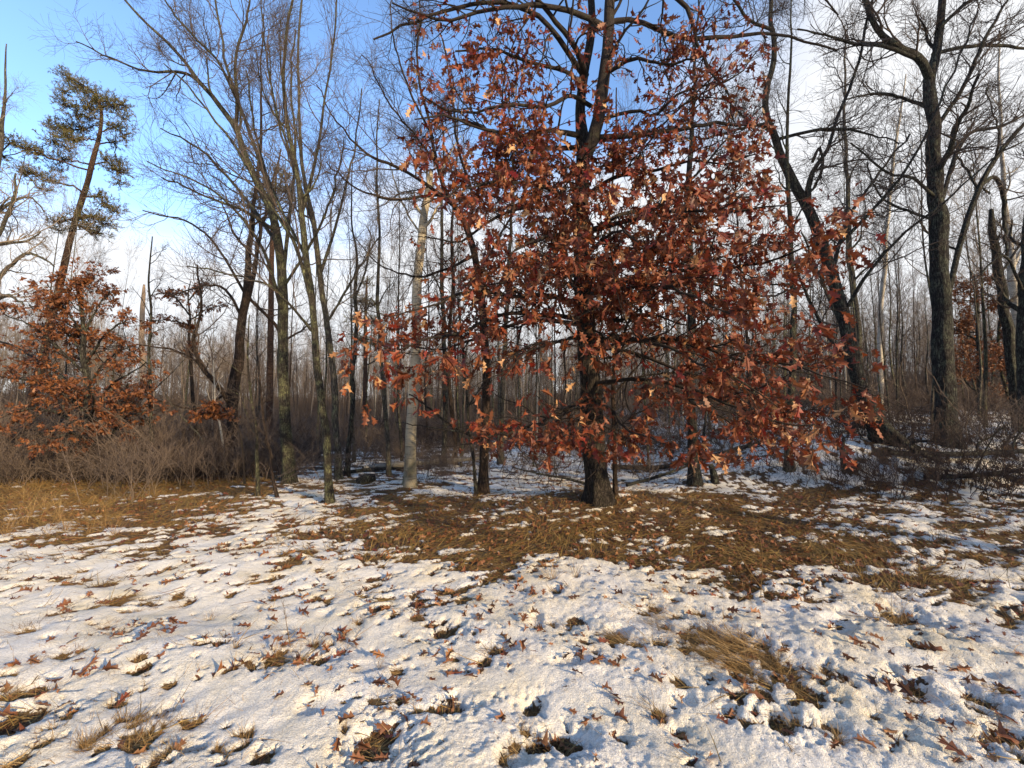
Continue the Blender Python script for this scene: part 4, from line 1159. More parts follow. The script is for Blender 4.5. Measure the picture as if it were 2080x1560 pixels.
def pine(label, Y, trunk, boughs, seed):
    rng = np.random.default_rng(seed)
    P, R = px_line([(a, b, 0, c) for a, b, c in trunk], Y)
    base = P[0].copy(); base[2] = gz(base[0], base[1])[0]
    P[0, 2] = base[2] - .05
    root = thing('pine_tree', base, label, 'tree')
    R = R * .62
    Q = catmull(np.column_stack([P, R]), 60)
    mb = MB(); tubes(mb, Q[:, :3], np.maximum(Q[:, 3], .01), 16, relief=knotty(.15, 4, seed))
    put('trunk', mb.mesh('trunk', M_PINE, base), root)
    ndl = MB(); tw = MB()
    for (v0, pts) in boughs:
        i = np.argmin(np.abs(to_px(Q[:, :3])[1] - v0))
        s = Q[i, :3]
        cl = [at(u, v, Y + dy) for (u, v, dy, r) in pts]
        path = np.vstack([s, cl])
        if len(path) > 1:
            q = catmull(path, 14)
            q[1:-1] += rng.normal(size=(12, 3)) * .04
            mb = MB(); tubes(mb, q, np.linspace(max(Q[i, 3] * .42, .025), .010, 14), 6)
            put('branch', mb.mesh('branch', M_PINE, base), root)
        for c, (u, v, dy, r) in zip(cl, pts):
            if r <= 0: continue
            rr = r / F * Y
            m_ = int(115 * (rr / .6) ** 1.8) + 16
            p, ax, L_ = needle_clump(ndl, c, (rr, rr * 1.0, rr * .55), rng, m_)
            k = rng.choice(len(p), max(4, len(p) // 2), replace=False)
            st = c + (p[k] - c) * .15 + rng.normal(size=(len(k), 3)) * .02
            mid = (st + p[k]) / 2 + rng.normal(size=(len(k), 3)) * rr * .12
            tubes(tw, np.stack([st, mid, p[k]], 1), np.tile([.012, .008, .004], (len(k), 1)), 3)
    for i in range(26):                                # short dead stubs
        pass
    o = put('needles', ndl.mesh('needles', M_NEEDLE, base), root); o['kind'] = 'stuff'
    o = put('twigs', tw.mesh('twigs', M_PINE, base), root); o['kind'] = 'stuff'
    TRI[0] += sum(len(f) * 2 for f in ndl.f)
    return root

PINE1 = pine('lone jack pine with a crooked reddish trunk leaning right, at the left', 15.0,
     [(38, 900, 26), (62, 820, 24), (84, 740, 23), (104, 650, 21), (126, 560, 19), (142, 490, 17), (160, 425, 16), (178, 370, 15), (190, 320, 14), (202, 275, 11), (206, 230, 9), (196, 195, 7), (165, 170, 5), (138, 155, 3)],
     [(165, [(140, 160, 0, 20), (165, 178, .1, 26), (128, 185, -.3, 14)]), (200, [(195, 200, .1, 34), (180, 215, -.3, 26)]), (215, [(225, 215, .2, 26), (245, 212, .4, 16), (252, 240, .3, 14)]),
      (240, [(165, 235, -.3, 24), (135, 215, -.5, 14), (125, 205, -.6, 8)]), (255, [(165, 262, .3, 28), (130, 262, .2, 26), (108, 258, .4, 14)]), (262, [(235, 258, -.3, 24), (250, 275, -.2, 14)]),
      (285, [(150, 285, -.2, 22), (135, 278, -.4, 16)]), (300, [(235, 290, .4, 14), (240, 330, .5, 12)]),
      (345, [(120, 330, -.4, 0), (80, 312, -.6, 20), (50, 302, -.7, 22), (20, 288, -.8, 16), (5, 318, -.7, 12), (110, 290, -.6, 20), (135, 300, -.4, 18)]),
      (340, [(130, 325, .4, 16), (120, 345, .5, 14)]), (350, [(215, 325, .3, 16), (235, 345, .5, 22), (248, 350, .6, 14), (240, 372, .5, 14)]),
      (395, [(150, 380, -.3, 0), (95, 365, -.6, 22), (65, 352, -.7, 22), (45, 348, -.8, 12), (85, 385, -.7, 10)]),
      (400, [(200, 398, .2, 12), (215, 415, .3, 24), (235, 430, .4, 16)]), (440, [(185, 440, -.2, 28), (150, 445, -.4, 20), (115, 450, -.5, 16), (215, 455, .1, 22)]), (450, [(200, 475, .3, 16), (180, 465, .4, 18), (120, 468, -.2, 12)])], 71)
pine('green-topped pine half hidden behind the bare mossy trees', 17.0,
     [(545, 920, 22), (548, 800, 20), (550, 650, 18), (552, 520, 15), (555, 430, 11), (560, 370, 6), (562, 340, 3)],
     [(350, [(562, 345, 0, 16), (575, 362, .2, 16)]), (375, [(540, 375, -.2, 20), (580, 385, .2, 20)]), (400, [(520, 400, -.4, 20), (590, 405, .3, 18), (555, 395, 0, 22)]), (430, [(500, 418, -.4, 16), (545, 425, .2, 18)])], 72)
pine('distant dark pine seen between the slim trees left of the birch', 24.0,
     [(742, 880, 16), (742, 780, 14), (742, 680, 12), (744, 600, 8), (746, 560, 4)],
     [(580, [(745, 575, 0, 14)]), (610, [(735, 612, 0, 22), (758, 620, 0, 18)]), (650, [(725, 650, 0, 24), (762, 655, 0, 22)]), (690, [(735, 690, 0, 24), (760, 700, 0, 16)])], 73)

# ------------------------------------------------------------------ the wood behind
FARM = []
def joined_mesh(a, b, mat):
    mb = MB()
    for q in (a, b):
        off = mb.n
        for V, Fc, T in zip(q.v, q.f, q.t):
            mb.v.append(V); mb.f.append(Fc + off); mb.t.append(T); mb.n += len(V)
    return mb.mesh('far_tree', mat)
def proto_tree(seed, h, mat, twig, lean=.05, leaf=False, r=.11, nb=20, t0=.35):
    rng = np.random.default_rng(seed)
    n = 24
    t = np.linspace(0, 1, n)
    P = np.column_stack([lean * h * t ** 1.5 * math.cos(seed) + .12 * (vnoise(t * 4, t * 0, seed) - .5) * h * .25,
                         lean * h * t ** 1.5 * math.sin(seed) + .12 * (vnoise(t * 4, t * 0, seed + 7) - .5) * h * .25, t * h - .3 * (t == 0)])
    R = .78 * r * (1 - t * .97) * (1 + .35 * np.exp(-t * h / .25))
    tr = MB(); tubes(tr, P, R, 7, relief=knotty(.12, 3, seed))
    cr = MB()
    P1, R1 = grow(P[None], R[None], nb, (t0, .98), (h * .12, h * .28), (30, 62), 8, .16, (0, 0, .10), rng, .45, .009, .3, .5)
    tubes(cr, P1, R1, 4)
    P2, R2 = grow(P1, R1, 7, (.2, 1), (.5, 1.3), (28, 55), 5, .18, (0, 0, .08), rng, .5, .0065, .5, .4)
    tubes(cr, P2, R2, 3)
    P3, R3 = grow(P2, R2, 4, (.2, 1), (.25, .7), (25, 55), 3, .18, (0, 0, .06), rng, .7, .005, .6, .3)
    tubes(cr, P3, R3, 3)
    FARM.append(joined_mesh(tr, cr, twig))
    root = put('forest_tree', None)
    a = put('trunk', tr.mesh('trunk', mat), root)
    b = put('crown', cr.mesh('crown', twig), root)
    return root

protos = [proto_tree(101, 13, M_GREY, M_TWIGG, r=.10), proto_tree(102, 14, M_MOSSY, M_TWIG, r=.12, lean=.08), proto_tree(103, 12, M_DARK, M_TWIG, r=.13),
          proto_tree(104, 12, M_BIRCHF, M_TWIG, r=.085, lean=.09), proto_tree(105, 14, M_BROWN, M_TWIG, r=.12, t0=.5), proto_tree(106, 11, M_GREY, M_TWIGG, r=.08, t0=.5),
          proto_tree(107, 15, M_MOSSY, M_TWIGG, r=.15, t0=.4, lean=.12)]
KINDN = ['slim grey', 'mossy green-grey', 'dark', 'white birch-barked', 'brown', 'very thin grey', 'tall mossy']
LANDM = [(-900, 'beyond the rusty young oak'), (300, 'beyond the pale dead trunk'), (400, 'beyond the reddish forked tree'), (560, 'beyond the upright mossy trunk'), (720, 'beyond the slim crooked stem'),
         (800, 'beyond the white birch'), (930, 'beyond the bare brown oak'), (1080, 'between brown oak and red oak'), (1180, 'beyond the red oak trunk'), (1290, 'right of the red oak trunk'),
         (1500, 'beyond the drooping oak leaves'), (1690, 'beyond the crooked leaning tree'), (1830, 'beyond the slender white birch'), (1900, 'beyond the stout dark trunk'), (2010, 'beyond the snapped trunk')]
def place_word(u):
    w = LANDM[0][1]
    for a, b in LANDM:
        if u >= a: w = b
    return w
rng = np.random.default_rng(5)
first = {}
count = 0
tries = 0
taken = []
while count < 292 and tries < 4000:
    tries += 1
    u = rng.uniform(-120, 2200)
    Y = 11.5 + 36 * rng.random() ** 1.25
    if u < 640 and rng.random() < .55: continue
    x = (u - 1040) / F * Y
    if any((x - a) ** 2 + (Y - b) ** 2 < 1.1 for a, b in taken): continue
    taken.append((x, Y))
    k = int(rng.choice(7, p=[.2, .2, .16, .07, .13, .16, .08]))
    z = gz(x, Y)[0] - .05
    s = rng.uniform(.52, .86) * (.85 if u < 500 else 1.0)
    sc = (s * (rng.uniform(.62, .95) if rng.random() < .35 else rng.uniform(.36, .6)),) * 2 + (s,)
    dist = 'near' if Y < 17 else ('middle-distance' if Y < 30 else 'far')
    lab = '%s tree %s %s' % (KINDN[k], {'near': 'at the front of the wood', 'middle-distance': 'halfway into the wood', 'far': 'far off in the wood'}[dist], place_word(u))
    if k not in first:
        r = protos[k]; first[k] = r
        r.location = (x, Y, z); r.rotation_euler = (0, 0, rng.uniform(0, 6.28)); r.scale = sc
        tag(r, lab, 'tree', 'bare trees of the wood behind the oak')
        for ch in r.children: pass
    else:
        r = copy_tree(first[k], (x, Y, z), rng.uniform(0, 6.28), sc, lab, 'bare trees of the wood behind the oak')
        tag(r, cat='tree')
    count += 1

# trees of the same wood behind and to the right of the camera; their shade falls across the scene
for (x, y, k, s) in [(9.5, 1.5, 6, 1.05), (12.5, -1.5, 1, 1.1), (11.0, 4.0, 4, 1.0), (13.5, 3.0, 6, 1.0), (15, 0.5, 2, 1.1), (17, 5.5, 1, 1.1), (19, 2, 6, 1.1), (14.5, 6.5, 0, 1.), (21, -3, 4, 1.1),
                     (18, -5, 6, 1.1), (16.5, 8.5, 4, 1.1), (22, 6, 6, 1.1), (24, 1, 1, 1.1), (26, 9, 6, 1.1), (20, 10.5, 2, 1.1), (27, -4, 6, 1.1), (24, -8, 1, 1.1)]:
    r = copy_tree(first[k], (x, y, gz(x, y)[0] - .05), x * 3.1 + y, (s * 1.3, s * 1.3, s), 'bare roadside tree out of view to the right', 'trees beside and behind the viewer')
    tag(r, cat='tree')

for (x, y, sc_) in [(17.5, 1.2, 1.1), (19.5, -4.0, 1.05)]:  # pines added out of view for broad shade over the right half
    r = copy_tree(PINE1, (x, y, gz(x, y)[0] - .05), x * 2.3, sc_, 'pine added for its shade, out of view to the right of the viewer', 'trees beside and behind the viewer')
    tag(r, cat='tree')

def scatter(name, meshes, pos, rz, scl, idx, label, cat):
    """points carrying instances: for what nobody could count"""
    c = bpy.data.collections.new(name + '_kinds')
    for i, me in enumerate(meshes):
        c.objects.link(bpy.data.objects.new('%s_kind.%03d' % (name, i), me))
    me = bpy.data.meshes.new(name)
    N = len(pos)
    me.vertices.add(N); me.vertices.foreach_set('co', np.asarray(pos, np.float32).ravel())
    a = me.attributes.new('rot', 'FLOAT_VECTOR', 'POINT')
    a.data.foreach_set('vector', np.column_stack([np.zeros(N), np.zeros(N), rz]).astype(np.float32).ravel())
    a = me.attributes.new('scl', 'FLOAT_VECTOR', 'POINT'); a.data.foreach_set('vector', np.asarray(scl, np.float32).ravel())
    a = me.attributes.new('idx', 'INT', 'POINT'); a.data.foreach_set('value', np.asarray(idx, np.int32))
    o = put(name, me)
    t = bpy.data.node_groups.new(name, 'GeometryNodeTree')
    t.interface.new_socket('Geometry', in_out='INPUT', socket_type='NodeSocketGeometry')
    t.interface.new_socket('Geometry', in_out='OUTPUT', socket_type='NodeSocketGeometry')
    gi = t.nodes.new('NodeGroupInput'); go = t.nodes.new('NodeGroupOutput')
    ip = t.nodes.new('GeometryNodeInstanceOnPoints')
    ci = t.nodes.new('GeometryNodeCollectionInfo')
    ci.inputs['Collection'].default_value = c; ci.inputs['Separate Children'].default_value = True; ci.inputs['Reset Children'].default_value = True
    def attr(n, ty):
        q = t.nodes.new('GeometryNodeInputNamedAttribute'); q.data_type = ty; q.inputs['Name'].default_value = n
        return q.outputs['Attribute']
    t.links.new(gi.outputs[0], ip.inputs['Points']); t.links.new(ci.outputs[0], ip.inputs['Instance'])
    ip.inputs['Pick Instance'].default_value = True
    t.links.new(attr('idx', 'INT'), ip.inputs['Instance Index'])
    t.links.new(attr('rot', 'FLOAT_VECTOR'), ip.inputs['Rotation'])
    t.links.new(attr('scl', 'FLOAT_VECTOR'), ip.inputs['Scale'])
    t.links.new(ip.outputs[0], go.inputs[0])
    o.modifiers.new('scatter', 'NODES').node_group = t
    tag(o, label, cat, kind='stuff')
    return o

def far_wood():
    rng = np.random.default_rng(9)
    N = 1900
    th = np.radians(rng.uniform(-60, 60, N)); d = 32 + 74 * rng.random(N)
    x = d * np.sin(th); y = d * np.cos(th)
    k = y > 15
    x, y = x[k], y[k]; N = len(x)
    s = rng.uniform(.55, .85, N) * (.75 + .35 * sst(30, 75, d[k]))
    w = s * rng.uniform(.65, 1.1, N)
    scatter('far_woods', FARM, np.column_stack([x, y, terrain(x, y) - .1]), rng.uniform(0, 6.28, N), np.column_stack([w, w, s]), rng.integers(0, len(FARM), N),
            'far-off mass of bare trees closing the view at the horizon', 'woods')
far_wood()

# ------------------------------------------------------------------ brush
def shrub_mesh(seed, h, nst, spread, mat):
    rng = np.random.default_rng(seed)
    st = rng.normal(size=(nst, 3)) * spread * .25; st[:, 2] = -.03
    d = norm(np.column_stack([rng.normal(size=(nst, 2)) * .30, np.ones(nst)]))
    n = 7
    P = np.zeros((nst, n, 3)); P[:, 0] = st
    L_ = h * rng.uniform(.5, 1.0, nst)
    for j in range(1, n):
        d = norm(d + rng.normal(size=(nst, 3)) * .13)
        P[:, j] = P[:, j - 1] + d * (L_ / (n - 1))[:, None]
    R = rng.uniform(.004, .008, nst)[:, None] * (1 - .6 * np.linspace(0, 1, n))[None]
    mb = MB(); tubes(mb, P, R, 4)
    P1, R1 = grow(P, R, 7, (.25, 1), (.2, .6), (20, 50), 4, .15, (0, 0, .1), rng, .6, .0028, .6, .4)
    tubes(mb, P1, R1, 3)
    P2, R2 = grow(P1, R1, 3, (.2, 1), (.1, .3), (20, 50), 3, .15, (0, 0, .1), rng, .8, .0022, .7, .3)
    tubes(mb, P2, R2, 3)
    return mb.mesh('brush_shrub', mat)
M_BRUSH = bark('brush_bark', (.085, .064, .050), (.22, .168, .132), None, 0, 40, .2)
M_BRUSHD = bark('dark_brush_bark', (.025, .018, .016), (.085, .062, .054), None, 0, 40, .2)
shm = [shrub_mesh(201, 1.5, 9, 1.0, M_BRUSH), shrub_mesh(202, 1.1, 12, 1.2, M_BRUSH), shrub_mesh(203, 1.9, 8, 1.0, M_BRUSH), shrub_mesh(204, .8, 10, .9, M_BRUSH)]
shd = [shrub_mesh(205, 1.3, 10, 1.3, M_BRUSHD), shrub_mesh(206, .9, 12, 1.5, M_BRUSHD), shrub_mesh(207, .6, 8, .8, M_BRUSHD)]
rng = np.random.default_rng(15)
def shrub(u, Y, me, s, lab):
    size = 'low' if s < .65 else ('mid-height' if s < .9 else 'tall')
    dep = 'front' if Y < 9 else ('second row' if Y < 10.5 else 'back')
    lab = '%s %s, %s' % (size, lab.replace('standing in the snow ', ''), {'front': 'foremost', 'second row': 'in the middle rows', 'back': 'rearmost'}[dep])
    x = (u - 1040) / F * Y
    o = put('brush_shrub', me, None, (x, Y, gz(x, Y)[0]))
    o.rotation_euler = (0, 0, rng.uniform(0, 6.28)); o.scale = (s, s, s * rng.uniform(.85, 1.1))
    tag(o, lab, 'shrub', 'leafless brush at the edge of the wood')
for i in range(44):
    u = rng.uniform(-60, 520); Y = rng.uniform(7.4, 13)
    shrub(u, Y, shm[rng.integers(0, 4)], rng.uniform(.45, 1.2), 'leafless reddish-brown brush %s' % ('around the rusty young oak' if u < 330 else 'below the reddish forked tree'))
for i in range(34):
    u = rng.uniform(480, 1180); Y = rng.uniform(8.6, 13.5)
    shrub(u, Y, shm[rng.integers(0, 4)], rng.uniform(.45, .85), 'thin brown brush %s' % ('near the mossy leaning trunks' if u < 780 else 'around the white birch and the brown oak'))
for i in range(26):
    u = rng.uniform(1260, 1800); Y = rng.uniform(8.2, 12.5)
    shrub(u, Y, (shd if i % 2 else shm)[rng.integers(0, 3)], rng.uniform(.4, .8), 'thin dark brush standing in the snow behind the drooping oak leaves')
for i in range(38):
    u = rng.uniform(1700, 2140); Y = rng.uniform(7.2, 11.5)
    shrub(u, Y, shd[rng.integers(0, 3)], rng.uniform(.6, 1.15), 'tangled dark brush %s' % ('around the rotten stump' if u < 1860 else 'at the foot of the stout dark tree'))

def brush_mass():
    rng = np.random.default_rng(16)
    N = 7600
    Y = 9.6 + 75 * rng.random(N) ** 1.5
    u = rng.uniform(-150, 2230, N)
    x = (u - 1040) / F * Y
    dens = fbm(x * .3, Y * .3, 3, 99)
    k = rng.random(N) < np.clip(.02 + 1.0 * (dens - .40) + .45 * sst(700, 300, u) + .85 * sst(14.5, 20, Y), .0, 1)
    Y, u, x = Y[k], u[k], x[k]; N = len(x)
    s = rng.uniform(.6, 1.25, N) * (1 + 1.3 * sst(30, 60, Y)); w = s * rng.uniform(1.0, 1.8, N)
    scatter('undergrowth', shm + shd, np.column_stack([x, Y, terrain(x, Y) - .03]), rng.uniform(0, 6.28, N), np.column_stack([w, w, s]), rng.integers(0, 7, N),
            'brown leafless undergrowth filling the floor of the wood', 'undergrowth')
brush_mass()

def thicket():
    rng = np.random.default_rng(19)
    N = 3000
    th = np.radians(rng.uniform(-60, 60, N)); d = 42 + 62 * rng.random(N)
    x = d * np.sin(th); y = d * np.cos(th)
    s = rng.uniform(1.6, 3.2, N)
    scatter('distant_thicket', shm, np.column_stack([x, y, terrain(x, y) - .05]), rng.uniform(0, 6.28, N), np.column_stack([s * 1.6, s * 1.6, s]), rng.integers(0, 4, N),
            'grey-brown thicket closing the gaps between the farthest trunks', 'thicket')
thicket()

# ------------------------------------------------------------------ logs, fallen boughs, stump
def log(name, label, pts, Y0, w, mat, lift=.0, seed=1, stubs=0, cat='log'):
    """pts: photograph pixels on the ground"""
    rng = np.random.default_rng(seed)
    P = []
    for (u, Y, hz) in pts:
        x = (u - 1040) / F * Y
        P.append([x, Y, gz(x, Y)[0] + hz])
    P = catmull(np.array(P), 26)
    R = np.linspace(w[0], w[1], 26)
    root = thing(name, P[0], label, cat)
    mb = MB(); tubes(mb, P, R, 12, relief=knotty(.18, 3, seed), cap=True)
    put('stem', mb.mesh('stem', mat, P[0]), root)
    if stubs:
        q, r = grow(P[None], R[None], stubs, (.2, 1), (.3, 1.2), (35, 70), 8, .2, (0, 0, .03), rng, .5, .006, .35, .4)
        for i in range(stubs):
            mb = MB(); tubes(mb, q[i], r[i], 5)
            put('branch', mb.mesh('branch', mat, P[0]), root)
        q2, r2 = grow(q, r, 5, (.2, 1), (.15, .6), (30, 60), 4, .2, (0, 0, .02), rng, .6, .003, .5, .4)
        mb = MB(); tubes(mb, q2, r2, 3)
        o = put('twigs', mb.mesh('twigs', mat, P[0]), root); o['kind'] = 'stuff'
    return root
log('fallen_log', 'fallen white birch log lying on the snow behind the birch', [(740, 10.6, .10), (830, 11.4, .12), (900, 12.0, .16), (980, 12.4, .22)], 0, (.085, .06), M_BIRCHF, seed=1)
log('fallen_log', 'small dark fallen log below the slim trees left of the birch', [(700, 10.2, .06), (760, 10.6, .07), (830, 11.0, .07)], 0, (.05, .03), M_DARK, seed=2)
log('fallen_bough', 'long dark bough lying on the snow right of the oak trunk', [(1270, 8.9, .04), (1340, 9.3, .10), (1420, 9.7, .22), (1500, 10.0, .42)], 0, (.035, .015), M_DARK, seed=3, stubs=7, cat='branch')
log('fallen_bough', 'forked dead bough lying left of the oak trunk foot', [(1190, 9.1, .05), (1150, 9.4, .12), (1100, 9.7, .20), (1040, 10.0, .28)], 0, (.035, .012), M_DARK, seed=4, stubs=6, cat='branch')
log('fallen_log', 'dark fallen trunk slanting from the leaning tree down to the brush', [(1772, 9.2, .75), (1810, 9.0, .45), (1850, 8.8, .22), (1900, 8.6, .10)], 0, (.11, .06), M_DARK, seed=5, stubs=4)
log('fallen_log', 'long dark log lying in the brush below the stout dark tree', [(1800, 8.9, .12), (1900, 8.8, .15), (2010, 8.9, .18), (2120, 9.0, .22)], 0, (.06, .045), M_DARK, seed=6, stubs=8)
log('fallen_log', 'second dark log crossing the snow at the right edge', [(1870, 8.1, .08), (1960, 8.0, .10), (2060, 8.2, .10), (2130, 8.4, .10)], 0, (.045, .03), M_DARK, seed=7, stubs=8)
log('fallen_log', 'low dark log on the snow far behind the drooping oak leaves', [(1240, 11.4, .08), (1340, 11.2, .1), (1440, 11.3, .10), (1560, 11.6, .10)], 0, (.06, .05), M_DARK, seed=8, stubs=3)
log('stump', 'short rotten stump in the snow right of the thick oak trunk', [(1448, 8.6, -.05), (1446, 8.62, .15), (1440, 8.65, .34)], 0, (.085, .05), M_DARK, seed=9, cat='stump')
log('stump', 'slim dark broken stub standing on the snowy hump', [(1708, 8.75, -.05), (1706, 8.75, .3), (1710, 8.75, .62)], 0, (.055, .03), M_DARK, seed=10, cat='stump')
log('stump', 'low black stump in the snow left of the birch foot', [(735, 9.0, -.03), (745, 9.0, .07), (765, 9.02, .12)], 0, (.13, .06), M_DARK, seed=12, cat='stump')

# ------------------------------------------------------------------ grass
def blades(N, base, h, lean, bend, head, rng, w=(.0022, .0045), n=4):
    """arched blades; head = main heading or None"""
    a = rng.uniform(0, 2 * np.pi, N) if head is None else head + rng.normal(size=N) * .55
    dirh = np.column_stack([np.cos(a), np.sin(a), np.zeros(N)])
    t = np.linspace(0, 1, n)
    L_ = rng.uniform(h[0], h[1], N)
    th0 = np.radians(rng.uniform(lean[0], lean[1], N)); th1 = th0 + np.radians(rng.uniform(bend[0], bend[1], N))
    P = np.zeros((N, n, 3)); P[:, 0] = base
    for j in range(1, n):
        th = th0 + (th1 - th0) * t[j]
        step = (dirh * np.sin(th)[:, None] + np.array([0, 0, 1.]) * np.cos(th)[:, None]) * (L_ / (n - 1))[:, None]
        P[:, j] = P[:, j - 1] + step
    P[:, 1:, :2] += rng.normal(size=(N, n - 1, 2)) * .004
    W = rng.uniform(w[0], w[1], N)[:, None] * (np.array([1, .9, .65, .15]) if n == 4 else np.array([1, .8, .2]))[None]
    side = norm(np.cross(dirh, np.array([0, 0, 1.])) + .6 * rng.normal(size=(N, 3)))
    return P, W, side

def tuft_mesh(seed, N, rad, h, lean, bend, head=None, mat=M_GRASS):
    rng = np.random.default_rng(seed)
    b = rng.normal(size=(N, 3)) * rad * .5; b[:, 2] = -.012
    P, W, S = blades(N, b, h, lean, bend, head, rng, (.0018, .0038))
    P[:, :, 2] = np.maximum(P[:, :, 2], -.012 + .004 * np.abs(rng.normal(size=P.shape[:2])))
    mb = MB(); ribbons(mb, P, W, S, rng.random(N))
    return mb.mesh('grass_tuft', mat)
T_UP = [tuft_mesh(301, 80, .05, (.07, .20), (5, 40), (10, 70)), tuft_mesh(302, 60, .04, (.05, .15), (5, 45), (10, 80)), tuft_mesh(303, 110, .08, (.08, .20), (20, 60), (20, 80)), tuft_mesh(306, 26, .025, (.04, .11), (0, 40), (5, 60))]
T_FLAT = [tuft_mesh(304, 240, .10, (.14, .34), (55, 80), (5, 30), 2.6), tuft_mesh(305, 200, .12, (.12, .28), (45, 80), (10, 50), None), tuft_mesh(307, 150, .10, (.10, .24), (50, 80), (10, 40), 2.4)]
NT_ = [0]
T_TALL = [tuft_mesh(308, 50, .06, (.20, .48), (2, 22), (5, 60)), tuft_mesh(309, 26, .04, (.15, .38), (2, 20), (5, 40))]
MESHK = {'up': T_UP, 'flat': T_FLAT, 'tall': T_TALL}
for (gx, gy, kind, ki, sc_, label, rot, szz) in TUFTS:
    o = put('grass_tuft', MESHK[kind][ki], None, (gx, gy, gz(gx, gy)[0] + .002))
    o.rotation_euler = (0, 0, rot); o.scale = (sc_, sc_, sc_ * szz)
    tag(o, label, 'grass tuft', 'dry grass tufts poking through the snow')
    NT_[0] += 1
# a few upright blades are never enough at a tuft's heart: leaves and dead blades lie there too (see matted_grass, litter)

def matted_grass():
    rng = np.random.default_rng(36)
    # candidate spots over the whole near field, kept where the ground is bare
    N = 260000
    Y = 1.6 + 9.0 * rng.random(N) ** .8
    x = rng.uniform(-1.25, 1.25, N) * Y
    s = ground_all(x, Y)[1]
    k = (rng.random(N) < (1 - s) ** 1.5 * np.clip(.30 + .35 * (Y > 3.6), 0, .62)) & (Y < 9.8)
    x, Y = x[k][:62000], Y[k][:62000]
    z = gz(x, Y)
    N = len(x)
    # heading follows slowly turning swirls
    a = fbm(x * .8, Y * .8, 2, 66) * 12
    P, W, S = blades(N, np.column_stack([x, Y, z - .005]), (.07, .24), (35, 82), (0, 55), a, rng, (.0028, .0060), n=3)
    mn = z[:, None] + .004 + .02 * rng.random((N, 3))
    P[:, :, 2] = np.maximum(P[:, :, 2], mn)
    mb = MB(); ribbons(mb, P, W, S, rng.random(N))
    o = put('matted_grass', mb.mesh('matted_grass', M_GRASSM))
    tag(o, 'flattened brown grass matted over the bare ground around the oak', 'grass', kind='stuff')
    print('grass blades', N)
matted_grass()

def patch_grass():
    rng = np.random.default_rng(46)
    N = 330000
    Y = 1.55 + 3.2 * rng.random(N); x = rng.uniform(-1.25, 1.25, N) * Y
    s = ground_all(x, Y)[1]
    k = (s < .6) & (rng.random(N) < .30 * np.clip(2.6 / Y, .3, 1.3))
    x, Y = x[k][:26000], Y[k][:26000]; N = len(x)
    z = gz(x, Y)
    P, W, S = blades(N, np.column_stack([x, Y, z - .006]), (.025, .10), (20, 85), (0, 70), fbm(x * 2, Y * 2, 2, 67) * 14, rng, (.0016, .0034), n=3)
    mb = MB(); ribbons(mb, P, W, S, rng.random(N))
    o = put('melted_patch_grass', mb.mesh('melted_patch_grass', M_GRASSP))
    tag(o, 'short brown grass lying in the melted patches of the snow', 'grass', kind='stuff')
    print('patch blades', N)
patch_grass()

def left_grass():
    rng = np.random.default_rng(37)
    N = 9000
    Y = rng.uniform(5.6, 9.6, N); u = rng.uniform(-80, 520, N)
    x = (u - 1040) / F * Y
    k = rng.random(N) < sst(.30, .55, fbm(x * 1.1, Y * 1.1, 3, 12)) * (sst(480, 180, u) * .85 + .1)
    x, Y = x[k], Y[k]; N = len(x)
    P, W, S = blades(N, np.column_stack([x, Y, gz(x, Y) - .01]), (.08, .34), (10, 70), (20, 90), None, rng, (.003, .006))
    mb = MB(); ribbons(mb, P, W, S, rng.random(N))
    o = put('tall_grass', mb.mesh('tall_grass', M_GRASSP))
    tag(o, 'tawny standing grass along the edge of the brush on the left', 'grass', kind='stuff')
left_grass()

def stalks():
    rng = np.random.default_rng(38)
    N = 16000
    Y = 1.6 + 5.2 * rng.random(N); x = rng.uniform(-1.25, 1.25, N) * Y
    k = rng.random(N) < sst(.44, .70, fbm(x * 2.2, Y * 3.4, 3, 48)) * (1 - .8 * tracks(x, Y)) * .8 + .05
    x, Y = x[k], Y[k]; N = len(x)
    P, W, S = blades(N, np.column_stack([x, Y, gz(x, Y) - .01]), (.03, .12), (15, 85), (0, 60), None, rng, (.0016, .0030), n=3)
    mb = MB(); ribbons(mb, P, W, S, rng.random(N))
    o = put('dry_stalks', mb.mesh('dry_stalks', M_GRASS))
    tag(o, 'single dry straws and stalks poking up through the snow', 'grass', kind='stuff')
stalks()
# tall weed stalks
def weed(u, v, uv, label, seed):
    g = ground_at(u, v); b = np.array([g[0], g[1], gz(g[0], g[1])[0] - .01])
    pts = [b] + [at(a, c, g[1] + d) for a, c, d in uv]
    q = catmull(np.array(pts), 12)
    mb = MB(); tubes(mb, q, np.linspace(.0035, .0012, 12), 4)
    rng = np.random.default_rng(seed)
    p2, r2 = grow(q[None], np.full((1, 12), .0015), 9, (.55, 1), (.03, .08), (15, 40), 3, .1, (0, 0, -.1), rng, .9, .0012, .7)
    tubes(mb, p2, r2, 3)
    o = put('weed_stalk', mb.mesh('weed_stalk', M_GRASS, b), None, b)
    tag(o, label, 'weed stalk')
weed(1545, 1215, [(1548, 1120, 0), (1530, 1050, 0), (1520, 1010, .05)], 'tall thin weed stalk standing in the snowy grass on the right', 1)
weed(1560, 1210, [(1510, 1140, 0), (1470, 1060, 0), (1455, 1020, 0)], 'tall weed stalk leaning left next to the upright one', 2)
weed(1565, 1460, [(1590, 1500, -.12), (1612, 1530, -.2)], 'pale straw lying across the largest snow hole', 3)
weed(590, 1310, [(580, 1255, 0), (575, 1225, 0)], 'bare twig-like stalk above the spiky straw tuft', 4)

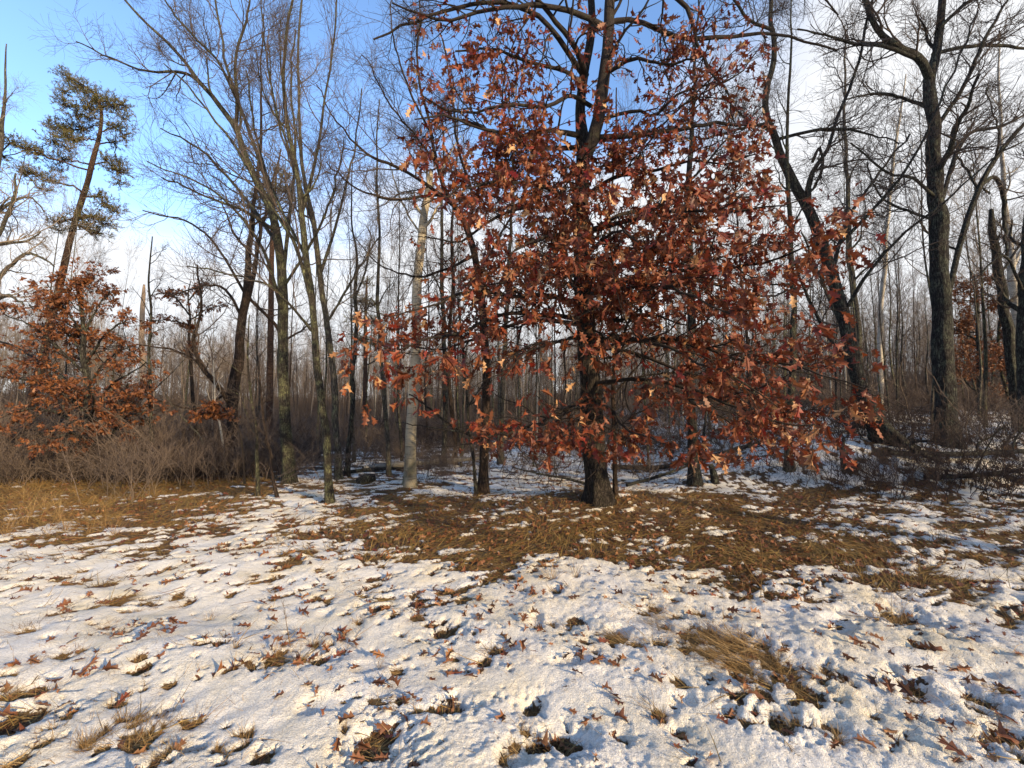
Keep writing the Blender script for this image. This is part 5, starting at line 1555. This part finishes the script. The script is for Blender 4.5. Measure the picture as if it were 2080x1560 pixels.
# ------------------------------------------------------------------ fallen leaves
def litter():
    rng = np.random.default_rng(40)
    N = 80000
    Y = 1.6 + 11 * rng.random(N) ** .8
    x = rng.uniform(-1.25, 1.25, N) * Y
    s = ground_all(x, Y)[1]
    cl = fbm(x * 1.6, Y * 1.6, 3, 14)
    p = np.where(s < .5, np.where(Y > 7.9, .30, .60), .025 + .17 * sst(.48, .66, cl)) * np.where(Y > 3.8, 1.0, .75) * (1 - .4 * sst(-1, -4, x))
    k = rng.random(N) < p * .62
    x, Y, s = x[k], Y[k], s[k]
    N = len(x)
    z = gz(x, Y) + .010 + .012 * rng.random(N)
    pos = np.column_stack([x, Y, z])
    a = rng.uniform(0, 2 * np.pi, N)
    yd = np.column_stack([np.cos(a), np.sin(a), rng.normal(size=N) * .28])
    up = np.tile([0, 0, 1.0], (N, 1)) + rng.normal(size=(N, 3)) * .35
    sz = rng.uniform(.035, .105, N)
    u, v = to_px(pos)
    dist = np.linalg.norm(pos - np.array([0, 0, CAMZ]), axis=1)
    show = sz / dist * ((u > -10) & (u < 2090) & (v < 1570)) * (.4 + .6 * (s > .5))
    order = np.argsort(-show)
    A, B = order[:280], order[280:]
    me = leaf_meshes('fallen_leaf', M_LITTER)
    obs = leaf_objects('fallen_leaf', me, pos[A], yd[A], sz[A], rng, up=up[A])
    for o, i in zip(obs, A):
        w = ('at the far left', 'left of the spiky straw tuft', 'right of the spiky straw tuft', 'in the middle', 'around the flattened grass swath', 'on the right', 'at the far right')[int(np.searchsorted([330, 560, 820, 1180, 1560, 1850], u[i]))]
        b = ('near the brown grass edge', 'halfway down the snow', 'in the nearer snow', 'in the foreground', 'by the bottom edge')[int(np.searchsorted([1200, 1300, 1400, 1490], v[i]))]
        z_ = 'small' if sz[i] < .075 else ('large' if sz[i] > .093 else 'mid-sized')
        tag(o, '%s fallen oak leaf %s, %s' % (z_, w, b), 'leaf', 'fallen oak leaves on the snow')
    mb = MB(); add_leaves(mb, LEAF1, pos[B], yd[B], sz[B], rng, up=up[B])
    o = put('leaf_litter', mb.mesh('leaf_litter', M_LITTER))
    tag(o, 'brown oak leaf litter strewn over grass and snow', 'leaf litter', kind='stuff')
    print('litter', N)
litter()

bpy.context.view_layer.update()
print('hero tris', TRI[0], 'tufts', NT_[0], 'objects', len(bpy.data.objects))
